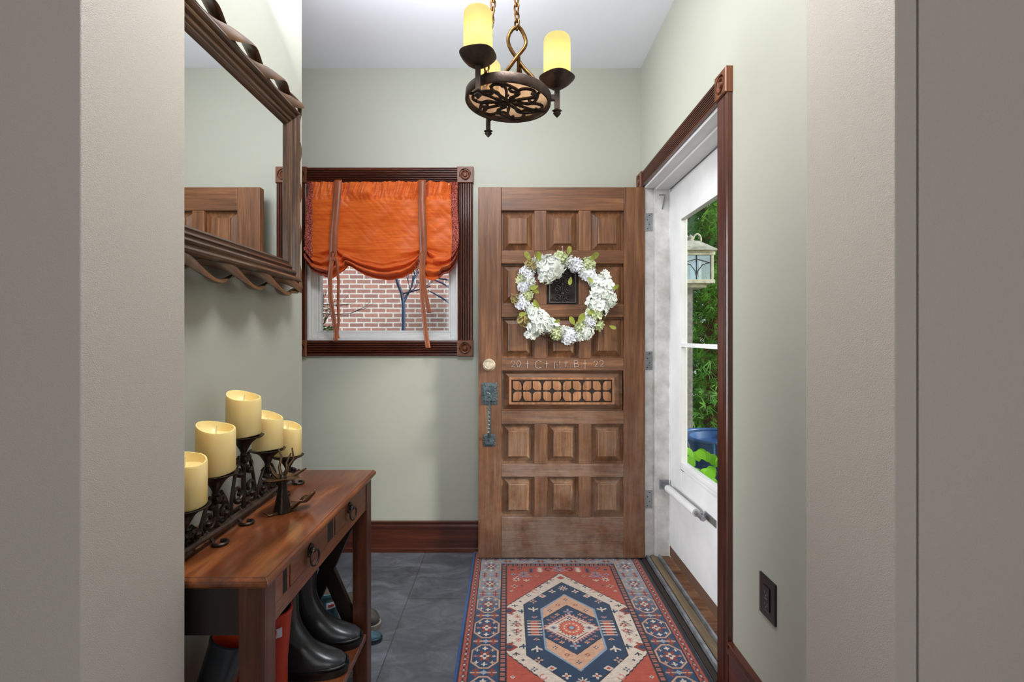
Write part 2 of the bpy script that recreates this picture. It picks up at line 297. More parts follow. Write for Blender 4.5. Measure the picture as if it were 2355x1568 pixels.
# ------------------------------------------------------------------ mesh builder
class MB:
    def __init__(s): s.v = []; s.f = []; s.m = []
    def add(s, vs, fs, mi=0):
        b = len(s.v); s.v += [tuple(v) for v in vs]; s.f += [tuple(b+i for i in f) for f in fs]; s.m += [mi]*len(fs); return s
    def box(s, a, b, mi=0):
        x0, x1 = sorted((a[0], b[0])); y0, y1 = sorted((a[1], b[1])); z0, z1 = sorted((a[2], b[2]))
        v = [(x0, y0, z0), (x1, y0, z0), (x1, y1, z0), (x0, y1, z0), (x0, y0, z1), (x1, y0, z1), (x1, y1, z1), (x0, y1, z1)]
        return s.add(v, [(0, 3, 2, 1), (4, 5, 6, 7), (0, 1, 5, 4), (1, 2, 6, 5), (2, 3, 7, 6), (3, 0, 4, 7)], mi)
    def beam(s, p, q, w, t, up=(0, 0, 1), mi=0):
        p = Vector(p); q = Vector(q); d = (q-p).normalized(); a = d.cross(Vector(up)).normalized(); b = a.cross(d)
        v = []
        for c in (p, q):
            for i, j in ((-1, -1), (1, -1), (1, 1), (-1, 1)): v.append(c+a*i*w/2+b*j*t/2)
        return s.add(v, [(0, 3, 2, 1), (4, 5, 6, 7), (0, 1, 5, 4), (1, 2, 6, 5), (2, 3, 7, 6), (3, 0, 4, 7)], mi)
    def tube(s, pts, r, n=8, closed=False, flat=1.0, up=None, mi=0, cap=True):
        pts = [Vector(p) for p in pts]; N = len(pts)
        rs = r if isinstance(r, (list, tuple)) else [r]*N
        vs = []; prev = None
        for i, p in enumerate(pts):
            if closed: d = pts[(i+1) % N]-pts[i-1]
            else: d = pts[min(i+1, N-1)]-pts[max(i-1, 0)]
            if d.length < 1e-9: d = Vector((0, 0, 1))
            d.normalize()
            if up is not None: a = Vector(up)-d*d.dot(Vector(up))
            elif prev is None: a = d.orthogonal()
            else: a = prev-d*prev.dot(d)
            if a.length < 1e-6: a = d.orthogonal()
            a.normalize(); prev = a; b = d.cross(a)
            for k in range(n):
                t = 2*PI*k/n; vs.append(p+a*math.cos(t)*rs[i]*flat+b*math.sin(t)*rs[i])
        fs = []
        for i in range(N if closed else N-1):
            j = (i+1) % N
            for k in range(n):
                fs.append((i*n+k, i*n+(k+1) % n, j*n+(k+1) % n, j*n+k))
        if not closed and cap:
            fs.append(tuple(range(n-1, -1, -1))); fs.append(tuple((N-1)*n+k for k in range(n)))
        return s.add(vs, fs, mi)
    def lathe(s, prof, c=(0, 0, 0), n=24, axis='z', mi=0, wob=None):
        vs = []
        for (r, z) in prof:
            for k in range(n):
                t = 2*PI*k/n; rr = r*(1+(wob(t) if wob else 0)); a, b = rr*math.cos(t), rr*math.sin(t)
                if axis == 'z': vs.append((c[0]+a, c[1]+b, c[2]+z))
                elif axis == 'y': vs.append((c[0]+a, c[1]+z, c[2]+b))
                else: vs.append((c[0]+z, c[1]+a, c[2]+b))
        fs = []
        for i in range(len(prof)-1):
            for k in range(n): fs.append((i*n+k, i*n+(k+1) % n, (i+1)*n+(k+1) % n, (i+1)*n+k))
        fs.append(tuple(range(n-1, -1, -1))); fs.append(tuple((len(prof)-1)*n+k for k in range(n)))
        return s.add(vs, fs, mi)
    def prism(s, poly, d0, d1, axis='y', mi=0):
        def mk(a, b, d): return {'y': (a, d, b), 'x': (d, a, b), 'z': (a, b, d)}[axis]
        n = len(poly); vs = [mk(a, b, d0) for a, b in poly]+[mk(a, b, d1) for a, b in poly]
        fs = [tuple(range(n)), tuple(range(2*n-1, n-1, -1))]+[(i, i+n, (i+1) % n+n, (i+1) % n) for i in range(n)]
        return s.add(vs, fs, mi)
    def grid(s, pts, nu, nv, mi=0, closed_u=False):       # pts row-major [v][u]
        fs = []
        for j in range(nv-1):
            for i in range(nu if closed_u else nu-1):
                k = (i+1) % nu; fs.append((j*nu+i, j*nu+k, (j+1)*nu+k, (j+1)*nu+i))
        return s.add(pts, fs, mi)
    def xf(s, mat):
        s.v = [tuple(mat @ Vector(v)) for v in s.v]; return s
WL = {}
def wloc(o): return WL.get(o.name, Vector((0, 0, 0))) if o else Vector((0, 0, 0))
def build(name, mb, mats, parent=None, smooth=None, bevel=0, origin=None, fix=True, solid=0, sub=0, seg=2):
    me = bpy.data.meshes.new(name); org = Vector(origin) if origin is not None else wloc(parent)
    if parent is None and origin is None:
        a = np.array(mb.v); org = Vector(((a[:, 0].min()+a[:, 0].max())/2, (a[:, 1].min()+a[:, 1].max())/2, a[:, 2].min()))
    me.from_pydata([(v[0]-org.x, v[1]-org.y, v[2]-org.z) for v in mb.v], [], mb.f)
    mats = mats if isinstance(mats, (list, tuple)) else [mats]
    for m in mats: me.materials.append(m)
    me.polygons.foreach_set('material_index', mb.m)
    if fix:
        bm = bmesh.new(); bm.from_mesh(me); bmesh.ops.recalc_face_normals(bm, faces=bm.faces); bm.to_mesh(me); bm.free()
    if smooth is not None:
        me.polygons.foreach_set('use_smooth', [True]*len(me.polygons)); me.set_sharp_from_angle(angle=math.radians(smooth))
    me.update()
    o = bpy.data.objects.new(name, me); COL.objects.link(o)
    if parent: o.parent = parent; o.location = org-wloc(parent)
    else: o.location = org
    WL[o.name] = org
    if solid:
        md = o.modifiers.new('thickness', 'SOLIDIFY'); md.thickness = solid; md.offset = 0
    if bevel:
        md = o.modifiers.new('bevel', 'BEVEL'); md.width = bevel; md.segments = seg; md.limit_method = 'ANGLE'; md.angle_limit = math.radians(40)
    if sub:
        md = o.modifiers.new('sub', 'SUBSURF'); md.levels = sub; md.render_levels = sub
    return o
def thing(name, label, cat, loc=(0, 0, 0), group=None, kind=None):
    o = bpy.data.objects.new(name, None); COL.objects.link(o); o.location = loc; o.empty_display_size = .05
    WL[o.name] = Vector(loc); return tag(o, label, cat, group, kind)
def tag(o, label, cat, group=None, kind=None):
    o['label'] = label; o['category'] = cat
    if group: o['group'] = group
    if kind: o['kind'] = kind
    return o
def struct(name, mb, mat, label, cat, **kw): return tag(build(name, mb, mat, **kw), label, cat, kind='structure')

# ================================================================== room shell
YB = 2.744; XR = .761; ZC = 2.77; XM = -.79; YM = 1.833; XL = -2.6
wi = dict(x0=-1.150, x1=px(1053, YB), z0=pz(783, YB), z1=pz(422, YB))           # window opening
# floor (hall, entry and passage)
struct('floor', MB().box((-3, -3.2, -.05), (XR+.02, YB+.25, 0)), M['slate'], 'charcoal slate tile floor laid in staggered rows', 'floor')
struct('ceiling', MB().box((-3, -3.2, ZC), (XR+1.6, YB+.25, ZC+.12)), M['ceiling'], 'flat white painted ceiling above the chandelier', 'ceiling')
b = MB(); t = .22
b.box((XL-.2, YB, 0), (wi['x0'], YB+t, ZC)); b.box((wi['x1'], YB, 0), (XR+.25, YB+t, ZC))
b.box((wi['x0'], YB, 0), (wi['x1'], YB+t, wi['z0'])); b.box((wi['x0'], YB, wi['z1']), (wi['x1'], YB+t, ZC))
struct('wall_back', b, M['wall'], 'sage grey wall at the far end with the small window', 'wall')
# right wall with door opening
DY0, DY1, DZ = 1.70, 2.655, 2.062
b = MB(); b.box((XR, .93, 0), (XR+.16, DY0, ZC)); b.box((XR, DY1, 0), (XR+.16, YB, ZC)); b.box((XR, DY0, DZ), (XR+.16, DY1, ZC))
struct('wall_right', b, M['wall'], 'sage grey wall on the right around the doorway, with a black outlet', 'wall')
b = MB(); b.box((XM-.14, .93, 0), (XM, YM, ZC))
struct('wall_left', b, M['wall'], 'sage grey wall on the left carrying the carved mirror', 'wall')
struct('wall_passage_left', MB().box((XL-.1, .93, 0), (XL, YB, ZC)), M['wall'], 'sage wall at the far side of the side passage', 'wall')
# thick wall between hall and entry with the cased opening
b = MB(); b.box((-3, .703, 0), (-.628, .93, ZC)); 
struct('wall_near_left', b, M['wall_near'], 'taupe wall end at the left edge of the photo', 'wall', bevel=.002)
b = MB(); b.box((.58, .717, 0), (.6135, .93, ZC)); b.box((.6165, .717, 0), (XR+1.6, .93, ZC)); b.box((.60, .735, 0), (.63, .92, ZC))
struct('wall_near_right', b, M['wall_near'], 'taupe wall end with a narrow raised edge at the right of the photo', 'wall', bevel=.002)
b = MB(); b.box((-3.1, -3.2, 0), (-3, .8, ZC)); struct('wall_hall_left', b, M['wall_near'], 'taupe hall wall left of the viewer', 'wall')
b = MB(); b.box((XR+1.5, -3.2, 0), (XR+1.6, .8, ZC)); struct('wall_hall_right', b, M['wall_near'], 'taupe hall wall right of the viewer', 'wall')
struct('floor_hall', MB().box((XR+.02, -3.2, -.05), (XR+1.6, .93, 0)), M['slate'], 'slate floor of the hall right of the viewer', 'floor')
b = MB(); b.box((-3, -3.3, 0), (XR+1.6, -3.2, ZC)); struct('wall_hall_back', b, M['wall_near'], 'taupe hall wall behind the viewer', 'wall')
# baseboards: profile (offset from wall, z)
def baseboard(name, p0, p1, inward, h, mat, label):
    prof = [(0, 0), (.020, 0), (.020, .022), (.014, .026), (.014, h-.045), (.017, h-.040), (.017, h-.028), (.012, h-.018), (.016, h-.010), (.016, h-.002), (0, h)]
    vs = []
    for p in (p0, p1):
        for o_, z in prof: vs.append((p[0]+inward[0]*o_, p[1]+inward[1]*o_, z))
    n = len(prof)
    b = MB().add(vs, [tuple(range(n)), tuple(range(2*n-1, n-1, -1))]+[(i, i+n, (i+1) % n+n, (i+1) % n) for i in range(n)])
    return struct(name, b, mat, label, 'baseboard')
baseboard('baseboard_back', (XL, YB), (XR, YB), (0, -1), .176, M['trim_x'], 'dark stained baseboard along the far wall')
baseboard('baseboard_right', (XR, .93), (XR, 1.625), (-1, 0), .20, M['trim_h'], 'dark stained baseboard below the black outlet')

# ------------------------------------------------------------------ reeded casing + corner block
def reeded(mb, a, b, wdir, width, out, depth=.018, n=7, mi=0):
    """strip from a to b (one long edge), spanning width along wdir, bulging along out"""
    a = Vector(a); b = Vector(b); wd = Vector(wdir).normalized(); od = Vector(out).normalized()
    prof = [(0, 0), (0, depth*.8)]; m = width*.10
    steps = []
    for k in range(n):
        c0 = m+(width-2*m)*k/n; c1 = m+(width-2*m)*(k+1)/n
        for q in range(5):
            t_ = q/5; steps.append((c0+(c1-c0)*t_, depth*.45+depth*.55*math.sin(PI*t_)**.8))
    prof += [(m*.8, depth*.95)]+steps+[(width-m*.8, depth*.95), (width, depth*.8), (width, 0)]
    N = len(prof); vs = [a+wd*u+od*v for u, v in prof]+[b+wd*u+od*v for u, v in prof]
    mb.add(vs, [tuple(range(N)), tuple(range(2*N-1, N-1, -1))]+[(i, i+N, (i+1) % N+N, (i+1) % N) for i in range(N)], mi)
def cblock(mb, c, u, w, out, size, depth=.026):
    """square rosette block, c its centre on the wall"""
    c = Vector(c); u = Vector(u).normalized(); w = Vector(w).normalized(); o = Vector(out).normalized(); h = size/2
    vs = []; 
    for d, hh in ((0, h), (depth*.85, h), (depth, h-.003)):
        for i, j in ((-1, -1), (1, -1), (1, 1), (-1, 1)): vs.append(c+u*i*hh+w*j*hh+o*d)
    fs = [(0, 1, 2, 3)]
    for k in (0, 4): fs += [(k+i, k+4+i, k+4+(i+1) % 4, k+(i+1) % 4) for i in range(4)]
    n = 28; base = len(vs)
    prof = [(h*.74, depth), (h*.70, depth-.007), (h*.62, depth-.007), (h*.55, depth+.001), (h*.46, depth-.001), (h*.40, depth-.007), (h*.30, depth-.006), (h*.22, depth+.001), (h*.1, depth+.003)]
    for r, d in prof:
        for k in range(n):
            t_ = 2*PI*k/n; vs.append(c+u*r*math.cos(t_)+w*r*math.sin(t_)+o*d)
    for i in range(len(prof)-1):
        for k in range(n): fs.append((base+i*n+k, base+i*n+(k+1) % n, base+(i+1)*n+(k+1) % n, base+(i+1)*n+k))
    fs.append(tuple(base+(len(prof)-1)*n+k for k in range(n)))
    # square top to circle: fan between corner verts 8..11 and ring
    for q in range(4):
        ks = [((q*7)+j-14+28+3) % n for j in range(8)]
        fs.append((8+q,)+tuple(base+k for k in ks[::-1]))
        fs.append((8+q, 8+(q+1) % 4, base+ks[-1]))
    mb.add(vs, fs)
CW = .087
# ------------------------------------------------------------------ window_1
w1 = thing('window_1', 'small square window with dark reeded casing on the far wall', 'window', (wi['x0']/2+wi['x1']/2, YB, wi['z0']), kind='structure')
x0, x1, z0, z1 = wi['x0'], wi['x1'], wi['z0'], wi['z1']
for a, b_, wd, nm, mt in (((x0, YB, z1), (x1, YB, z1), (0, 0, 1), 'casing_head', 'trim_x'), ((x0, YB, z0), (x1, YB, z0), (0, 0, -1), 'casing_sill', 'trim_x'),
                          ((x1, YB, z0), (x1, YB, z1), (1, 0, 0), 'casing_side', 'trim_v'), ((x0, YB, z0), (x0, YB, z1), (-1, 0, 0), 'casing_side', 'trim_v')):
    m = MB(); reeded(m, a, b_, wd, CW, (0, -1, 0)); build(nm, m, M[mt], w1, smooth=40)
for cx_, cz_ in ((x0-CW/2, z0-CW/2), (x1+CW/2, z0-CW/2), (x0-CW/2, z1+CW/2), (x1+CW/2, z1+CW/2)):
    m = MB(); cblock(m, (cx_, YB, cz_), (1, 0, 0), (0, 0, 1), (0, -1, 0), CW+.006); build('corner_block', m, M['block'], w1, smooth=35)
# white frame stepping to the pane
def ringframe(mb, x0, x1, z0, z1, w, y0, y1, mi=0):
    mb.box((x0, y0, z0), (x0+w, y1, z1), mi); mb.box((x1-w, y0, z0), (x1, y1, z1), mi)
    mb.box((x0+w, y0, z0), (x1-w, y1, z0+w), mi); mb.box((x0+w, y0, z1-w), (x1-w, y1, z1), mi)
m = MB(); ringframe(m, x0, x1, z0, z1, .012, YB-.004, YB+t-.02); build('window_frame', m, M['white'], w1, bevel=.002)
m = MB(); ringframe(m, x0+.012, x1-.012, z0+.012, z1-.012, .034, YB+.03, YB+.07); ringframe(m, x0+.046, x1-.046, z0+.046, z1-.046, .012, YB+.04, YB+.066)
sash = build('sash', m, M['white'], w1, bevel=.003)
build('window_pane', MB().box((x0+.05, YB+.051, z0+.05), (x1-.05, YB+.055, z1-.05)), M['glass'], w1)

# ------------------------------------------------------------------ trim_1: doorway casing, jambs and sill
t1 = thing('trim_1', 'doorway trim on the right: dark reeded casing, white jambs and metal threshold', 'door frame', (XR, DY0, 0), kind='structure')
xo = XR
m = MB(); reeded(m, (xo, DY0, 0), (xo, DY0, DZ), (0, -1, 0), .08, (-1, 0, 0), .02); build('casing_side', m, M['trim_v'], t1, smooth=40)
m = MB(); reeded(m, (xo, DY1, 0), (xo, DY1, DZ), (0, 1, 0), .085, (-1, 0, 0), .02); build('casing_side', m, M['trim_v'], t1, smooth=40)
m = MB(); reeded(m, (xo, DY0, DZ), (xo, DY1, DZ), (0, 0, 1), .084, (-1, 0, 0), .02); build('casing_head', m, M['trim_h'], t1, smooth=40)
for yy in (DY0-.04, DY1+.043):
    m = MB(); cblock(m, (xo, yy, DZ+.043), (0, 1, 0), (0, 0, 1), (-1, 0, 0), .087); build('corner_block', m, M['block'], t1, smooth=35)
# jambs
def jamb(y, s):
    m = MB(); m.box((xo-.004, y, 0), (xo+.165, y+s*.012, DZ)); m.box((xo+.045, y+s*.012, 0), (xo+.13, y+s*.026, DZ)); m.box((xo+.126, y+s*.012, 0), (xo+.165, y+s*.04, DZ)); return m
build('jamb', jamb(DY1, -1), M['white_old'], t1, bevel=.002)
build('jamb', jamb(DY0, 1), M['white_old'], t1, bevel=.002)
m = MB(); m.box((xo-.004, DY0+.012, DZ-.014), (xo+.165, DY1-.012, DZ)); m.box((xo+.05, DY0+.026, DZ-.026), (xo+.124, DY1-.026, DZ-.014)); m.box((xo+.135, DY0+.04, DZ-.04), (xo+.165, DY1-.04, DZ-.014))
build('head_jamb', m, M['white'], t1, bevel=.002)
# small catch screwed high on the far jamb
m = MB(); m.beam((xo+.10, DY1-.03, 2.0), (xo+.085, DY1-.03, 1.93), .004, .012, (0, 1, 0)); m.box((xo+.07, DY1-.03, 2.005), (xo+.105, DY1-.026, 2.012)); build('latch_plate', m, M['steel'], t1)
# threshold
def strip(xa, xb, za, zb, mat, nm, y0=DY0-.005, y1=DY1-.012):
    prof = [(xa, 0), (xa, za), (xa+(xb-xa)*.25, zb), (xa+(xb-xa)*.75, zb), (xb, za), (xb, 0)]
    vs = [(x, y0, z) for x, z in prof]+[(x, y1, z) for x, z in prof]; n = 6
    build(nm, MB().add(vs, [tuple(range(n)), tuple(range(2*n-1, n-1, -1))]+[(i, i+n, (i+1) % n+n, (i+1) % n) for i in range(n)]), mat, t1)
strip(xo-.026, xo-.002, .006, .014, M['groove'], 'rubber_edge'); strip(xo-.002, xo+.022, .014, .024, M['alu'], 'metal_strip')
strip(xo+.022, xo+.062, .020, .026, M['oak'], 'oak_sill'); strip(xo+.062, xo+.080, .022, .034, M['alu'], 'metal_strip')
m = MB(); y = DY0+.013
while y < DY1-.02:
    m.box((xo+.08, y, -.02), (xo+.55, min(y+.078, DY1-.012), .026)); y += .081
build('sill_boards', m, M['board'], t1, bevel=.002)

# ------------------------------------------------------------------ door_1: open wooden door
YD = 2.62; S = F/YD
def dx(p): return (p-CX)/S
def dz(p): return H-(p-CY)/S
door = thing('door_1', 'open carved wooden front door with fifteen raised panels standing against the far wall', 'door', (dx(1483), YD, dz(1283)), kind='structure')
T = .044
m = MB()
m.box((dx(1100), YD, dz(1283)), (dx(1153), YD+T, dz(430)), 0); m.box((dx(1435), YD, dz(1283)), (dx(1483), YD+T, dz(430)), 0)
for a, b_ in ((430, 484), (577, 606), (700, 729), (824, 852), (945, 975), (1067, 1097), (1190, 1283)):
    m.box((dx(1153), YD+.0015, dz(a)), (dx(1435), YD+T-.001, dz(b_)), 1)
rows = [(484, 577), (606, 700), (729, 824), (975, 1067), (1097, 1190)]; cols = [(1153, 1229), (1257, 1331), (1359, 1435)]
for a, b_ in rows:
    for c, d in ((1229, 1257), (1331, 1359)): m.box((dx(c), YD+.002, dz(a)), (dx(d), YD+T-.002, dz(b_)), 0)
build('door_leaf', m, [M['door_v'], M['door_h']], door, bevel=.0025)
def panel(xa, xb, za, zb, ins=15, ins0=3, flat=True):
    e = 1/S; vs = []; y0 = YD+.026
    def rect(i, y): return [(dx(xa)+i*e, y, dz(zb)+i*e), (dx(xb)-i*e, y, dz(zb)+i*e), (dx(xb)-i*e, y, dz(za)-i*e), (dx(xa)+i*e, y, dz(za)-i*e)]
    rs = [rect(0, YD+T-.008), rect(0, y0), rect(ins0, y0), rect(ins, YD+.013), rect(ins+.5, YD+.004), rect(ins+1.8, YD+.0015)]
    for r in rs: vs += r
    fs = [(0, 1, 2, 3)]
    for k in range(len(rs)-1): fs += [(k*4+i, k*4+4+i, k*4+4+(i+1) % 4, k*4+(i+1) % 4) for i in range(4)]
    fs.append(tuple(len(vs)-4+i for i in range(4)))
    return MB().add(vs, fs)
for ri, (a, b_) in enumerate(rows):
    for ci, (c, d) in enumerate(cols):
        if ri == 1 and ci == 1: continue
        build('raised_panel', panel(c, d, a, b_, 16, 4), M['door_p'], door)
# iron grille in the peep opening
m = MB(); m.box((dx(1257), YD+.02, dz(700)), (dx(1331), YD+T-.006, dz(606))); pk = build('peep_shutter', m, M['groove'], door)
m = MB(); gx0, gx1, gz0, gz1 = dx(1263), dx(1325), dz(696), dz(611); ringframe(m, gx0, gx1, gz0, gz1, .006, YD+.004, YD+.016)
gcx, gcz = (gx0+gx1)/2, (gz0+gz1)/2
def arc(cx_, cz_, r, a0, a1, y, n=14, k=1.0): return [(cx_+r*math.cos(a0+(a1-a0)*i/n)*k, y, cz_+r*math.sin(a0+(a1-a0)*i/n)) for i in range(n+1)]
for sx in (-1, 1):
    for j, zz in enumerate((-.075, -.025, .025, .075)):
        zc = gcz+zz
        m.tube(arc(gcx+sx*.030, zc, .020, sx*.2 if sx > 0 else PI+.2, (sx*.2 if sx > 0 else PI+.2)+4.6, YD+.012), .0026, 6)
        m.tube(arc(gcx+sx*.030, zc, .009, 0, 5.2, YD+.012), .0026, 6)
        m.tube([(gcx, YD+.012, zc-.02), (gcx+sx*.02, YD+.010, zc), (gcx, YD+.012, zc+.02)], .0028, 6)
m.tube([(gcx, YD+.011, gz0), (gcx, YD+.011, gz1)], .003, 6)
for zz in (-.05, 0, .05):
    m.lathe([(.010, 0), (.008, -.005), (.003, -.007)], (gcx, YD+.010, gcz+zz), 8, 'y')
build('iron_grille', m, M['pewter_dark'], door, smooth=50)
# long carved panel
m = MB(); e = 1/S
pb = panel(1155, 1433, 852, 945, 15, 3); m.v, m.f, m.m = pb.v, pb.f, pb.m
lp = build('long_panel', m, M['door_h'], door)
m = MB(); ringframe(m, dx(1171), dx(1413), dz(930), dz(868), 5*e, YD-.005, YD+.004); build('panel_moulding', m, M['carved'], lp, bevel=.0015)
m = MB(); m.box((dx(1176), YD-.0004, dz(925)), (dx(1408), YD+.004, dz(873))); build('carving_ground', m, M['groove'], lp)
m = MB(); cw = (1407-1178)/5
for k in range(5):
    ox = 1178+cw*(k+.5); oz = 899
    for sx in (-1, 1):
        for sz in (-1, 1):
            L = cw/2-1.4; LZ = 23
            # leaf in quadrant: pointed at the flower centre and at the outer corner
            pts = []
            ctrl = [(2, 2), (L*.45, 1.0), (L*.80, 2.2), (L, LZ*.30), (L, LZ-.6), (L-.6, LZ), (L*.36, LZ), (3.0, LZ*.78), (1.2, LZ*.42)]
            for (u, v) in ctrl: pts.append((dx(ox+sx*u), dz(oz+sz*v)))
            n = len(pts); cxm = sum(p[0] for p in pts)/n; czm = sum(p[1] for p in pts)/n
            vs = [(p[0], YD+.001, p[1]) for p in pts]+[(cxm+(p[0]-cxm)*.93, YD-.0045, czm+(p[1]-czm)*.93) for p in pts]+[(cxm+(p[0]-cxm)*.5, YD-.0065, czm+(p[1]-czm)*.5) for p in pts]
            fs = [tuple(range(n))]+[(i, i+n, (i+1) % n+n, (i+1) % n) for i in range(n)]+[(i+n, i+2*n, (i+1) % n+2*n, (i+1) % n+n) for i in range(n)]+[tuple(range(3*n-1, 2*n-1, -1))]
            m.add(vs, fs)
build('carved_leaves', m, M['carved'], lp, smooth=35)
# chalk inscription 20 + C + M + B + 22 drawn in strokes
m = MB()
def stroke(pts, r=.0011): m.tube([(dx(a), YD-.0002, dz(c)) for a, c in pts], r, 5, flat=1)
def glyph(ch, ox, oy, w, h):
    G = {'2': [[(0, .25), (.2, .02), (.7, 0), (.95, .25), (.75, .55), (.1, .97), (1, 1)]],
         '0': [[(.5, 0), (.1, .25), (0, .6), (.3, 1), (.7, .95), (1, .6), (.9, .2), (.5, 0)]],
         '+': [[(.5, 0), (.5, 1)], [(.1, .4), (.9, .36)]],
         'C': [[(1, .15), (.6, 0), (.2, .2), (0, .55), (.2, .9), (.6, 1), (1, .85)]],
         'M': [[(0, 1), (.08, 0), (.5, .6), (.9, .02), (1, 1)]],
         'B': [[(0, 0), (.05, 1)], [(0, .02), (.6, 0), (.8, .2), (.5, .45), (.05, .5)], [(.5, .45), (.95, .65), (.8, .95), (.05, 1)]]}
    for s_ in G[ch]: stroke([(ox+a*w, oy+c*h) for a, c in s_])
for ch, ox, oy, w, h in (('2', 1175, 830, 10, 14), ('0', 1188, 829, 9, 14), ('+', 1208, 829, 9, 18), ('C', 1230, 829, 14, 18), ('+', 1252, 830, 10, 16), ('M', 1275, 830, 13, 17),
                         ('+', 1296, 829, 11, 15), ('B', 1320, 829, 12, 15), ('+', 1341, 828, 9, 20), ('2', 1366, 830, 9, 13), ('2', 1379, 829, 9, 14)):
    glyph(ch, ox, oy, w, h)
ch_ = build('chalk_inscription', m, M['chalk'], door); ch_['label'] = 'chalk writing 20+C+M+B+22'
# deadbolt
m = MB(); m.lathe([(.034, 0), (.034, -.006), (.030, -.010), (.026, -.026), (.022, -.030), (.020, -.028), (.016, -.028), (.014, -.031), (.004, -.031)], (dx(1125), YD, dz(839)), 28, 'y')
m.box((dx(1125)-.0015, YD-.033, dz(839)-.006), (dx(1125)+.0015, YD-.030, dz(839)+.006))
build('deadbolt', m, M['brass'], door, smooth=35)
# grip handle with scalloped plates
hd = None
def plate(xa, xb, za, zb, nm, nsc):
    m = MB(); pts = []
    X0, X1, Z0, Z1 = dx(xa), dx(xb), dz(zb), dz(za); A = .0028
    def edge(p, q, nrm, n):
        for i in range(n*6):
            t_ = i/(n*6); w_ = A*math.sin(2*PI*n*t_); pts.append((p[0]+(q[0]-p[0])*t_+nrm[0]*w_, p[1]+(q[1]-p[1])*t_+nrm[1]*w_))
    edge((X0, Z0), (X1, Z0), (0, -1), nsc); edge((X1, Z0), (X1, Z1), (1, 0), nsc+1); edge((X1, Z1), (X0, Z1), (0, 1), nsc); edge((X0, Z1), (X0, Z0), (-1, 0), nsc+1)
    n = len(pts); cxm, czm = (X0+X1)/2, (Z0+Z1)/2
    vs = [(p[0], YD, p[1]) for p in pts]+[(p[0], YD-.003, p[1]) for p in pts]+[(cxm+(p[0]-cxm)*.72, YD-.0045, czm+(p[1]-czm)*.72) for p in pts]+[(cxm+(p[0]-cxm)*.66, YD-.009, czm+(p[1]-czm)*.66) for p in pts]
    fs = [tuple(range(n))]
    for k in range(3): fs += [(k*n+i, k*n+n+i, k*n+n+(i+1) % n, k*n+(i+1) % n) for i in range(n)]
    fs.append(tuple(range(4*n-1, 3*n-1, -1))); m.add(vs, fs); return build(nm, m, M['pewter'], door, smooth=35)
plate(1108, 1144, 880, 930, 'handle_plate', 5); plate(1112, 1139, 998, 1026, 'handle_plate', 4)
m = MB(); hx = dx(1125.5); path = []
zt, zb_ = dz(912), dz(1006)
for i in range(41):
    t_ = i/40; z = zt+(zb_-zt)*t_; y = YD-.006-.045*math.sin(PI*min(1, max(0, t_)))**.5; path.append((hx, y, z))
N = len(path); nn = 4; vs = []
for i, p in enumerate(path):
    tw = i*.42 if 6 < i < 34 else (6*.42 if i <= 6 else 34*.42); r = .0085
    for k in range(nn):
        a = tw+2*PI*k/nn; vs.append((p[0]+r*math.cos(a), p[1]+r*math.sin(a)*.9, p[2]))
m.add(vs, [(i*nn+k, i*nn+(k+1) % nn, (i+1)*nn+(k+1) % nn, (i+1)*nn+k) for i in range(N-1) for k in range(nn)])
m.lathe([(.010, 0), (.012, -.006), (.009, -.012)], (hx, YD-.04, dz(917)), 12, 'y')
m.beam((hx-.010, YD-.012, dz(900)), (hx+.010, YD-.030, dz(904)), .012, .005)
build('twisted_grip', m, M['pewter'], door)
# hinges on the jamb side
for a, b_ in ((490, 531), (808, 850), (1127, 1168)):
    m = MB(); m.box((dx(1484), DY1-.0155, pz(b_, 2.64)), (dx(1503), DY1-.0118, pz(a, 2.64)))
    m.tube([(dx(1484), DY1-.018, pz(b_, 2.64)), (dx(1484), DY1-.018, pz(a, 2.64))], .005, 10)
    hg = build('hinge', m, M['steel'], door, smooth=40)
    sc2 = MB(); zz0, zz1 = pz(b_, 2.64), pz(a, 2.64)
    for fx, fz in ((.4, .12), (.65, .37), (.4, .62), (.65, .88)):
        sc2.lathe([(.003, 0), (.002, -.001)], (dx(1484)+fx*.045, DY1-.0155, zz0+fz*(zz1-zz0)), 8, 'y')
    build('screws', sc2, M['black'], hg)

# ------------------------------------------------------------------ door_2: white storm door
sd = thing('door_2', 'white storm door with a tall divided glass pane, closed in the right doorway', 'storm door', (.90, 1.74, .086), kind='structure')
SX = .887; s0, s1 = DY0+.04, DY1-.04; g0, g1 = 1.84, 2.435; gz0, gz1 = .585, 1.835
m = MB(); m.box((SX, s0, .086), (SX+.032, g0-.012, 2.02)); m.box((SX, g1+.012, .086), (SX+.032, s1, 2.02)); m.box((SX, g0-.012, .086), (SX+.032, g1+.012, gz0-.012)); m.box((SX, g0-.012, gz1+.012), (SX+.032, g1+.012, 2.02))
build('door_leaf', m, M['white'], sd, bevel=.003)
def ringx(mb, y0, y1, z0, z1, w, xa, xb):
    mb.box((xa, y0, z0), (xb, y0+w, z1)); mb.box((xa, y1-w, z0), (xb, y1, z1)); mb.box((xa, y0+w, z0), (xb, y1-w, z0+w)); mb.box((xa, y0+w, z1-w), (xb, y1-w, z1))
m = MB(); ringx(m, g0-.03, g1+.03, gz0-.03, gz1+.03, .02, SX-.006, SX); ringx(m, g0-.012, g1+.012, gz0-.012, gz1+.012, .022, SX-.010, SX+.02)
m.box((SX-.008, g0, 1.178), (SX+.018, g1, 1.198)); build('glazing_bead', m, M['white'], sd, bevel=.002)
build('door_pane', MB().box((SX+.006, g0, gz0), (SX+.010, g1, gz1)), M['glass'], sd)
build('bottom_sweep', MB().box((SX-.002, s0, .036), (SX+.02, s1, .088)), M['sweep'], sd)
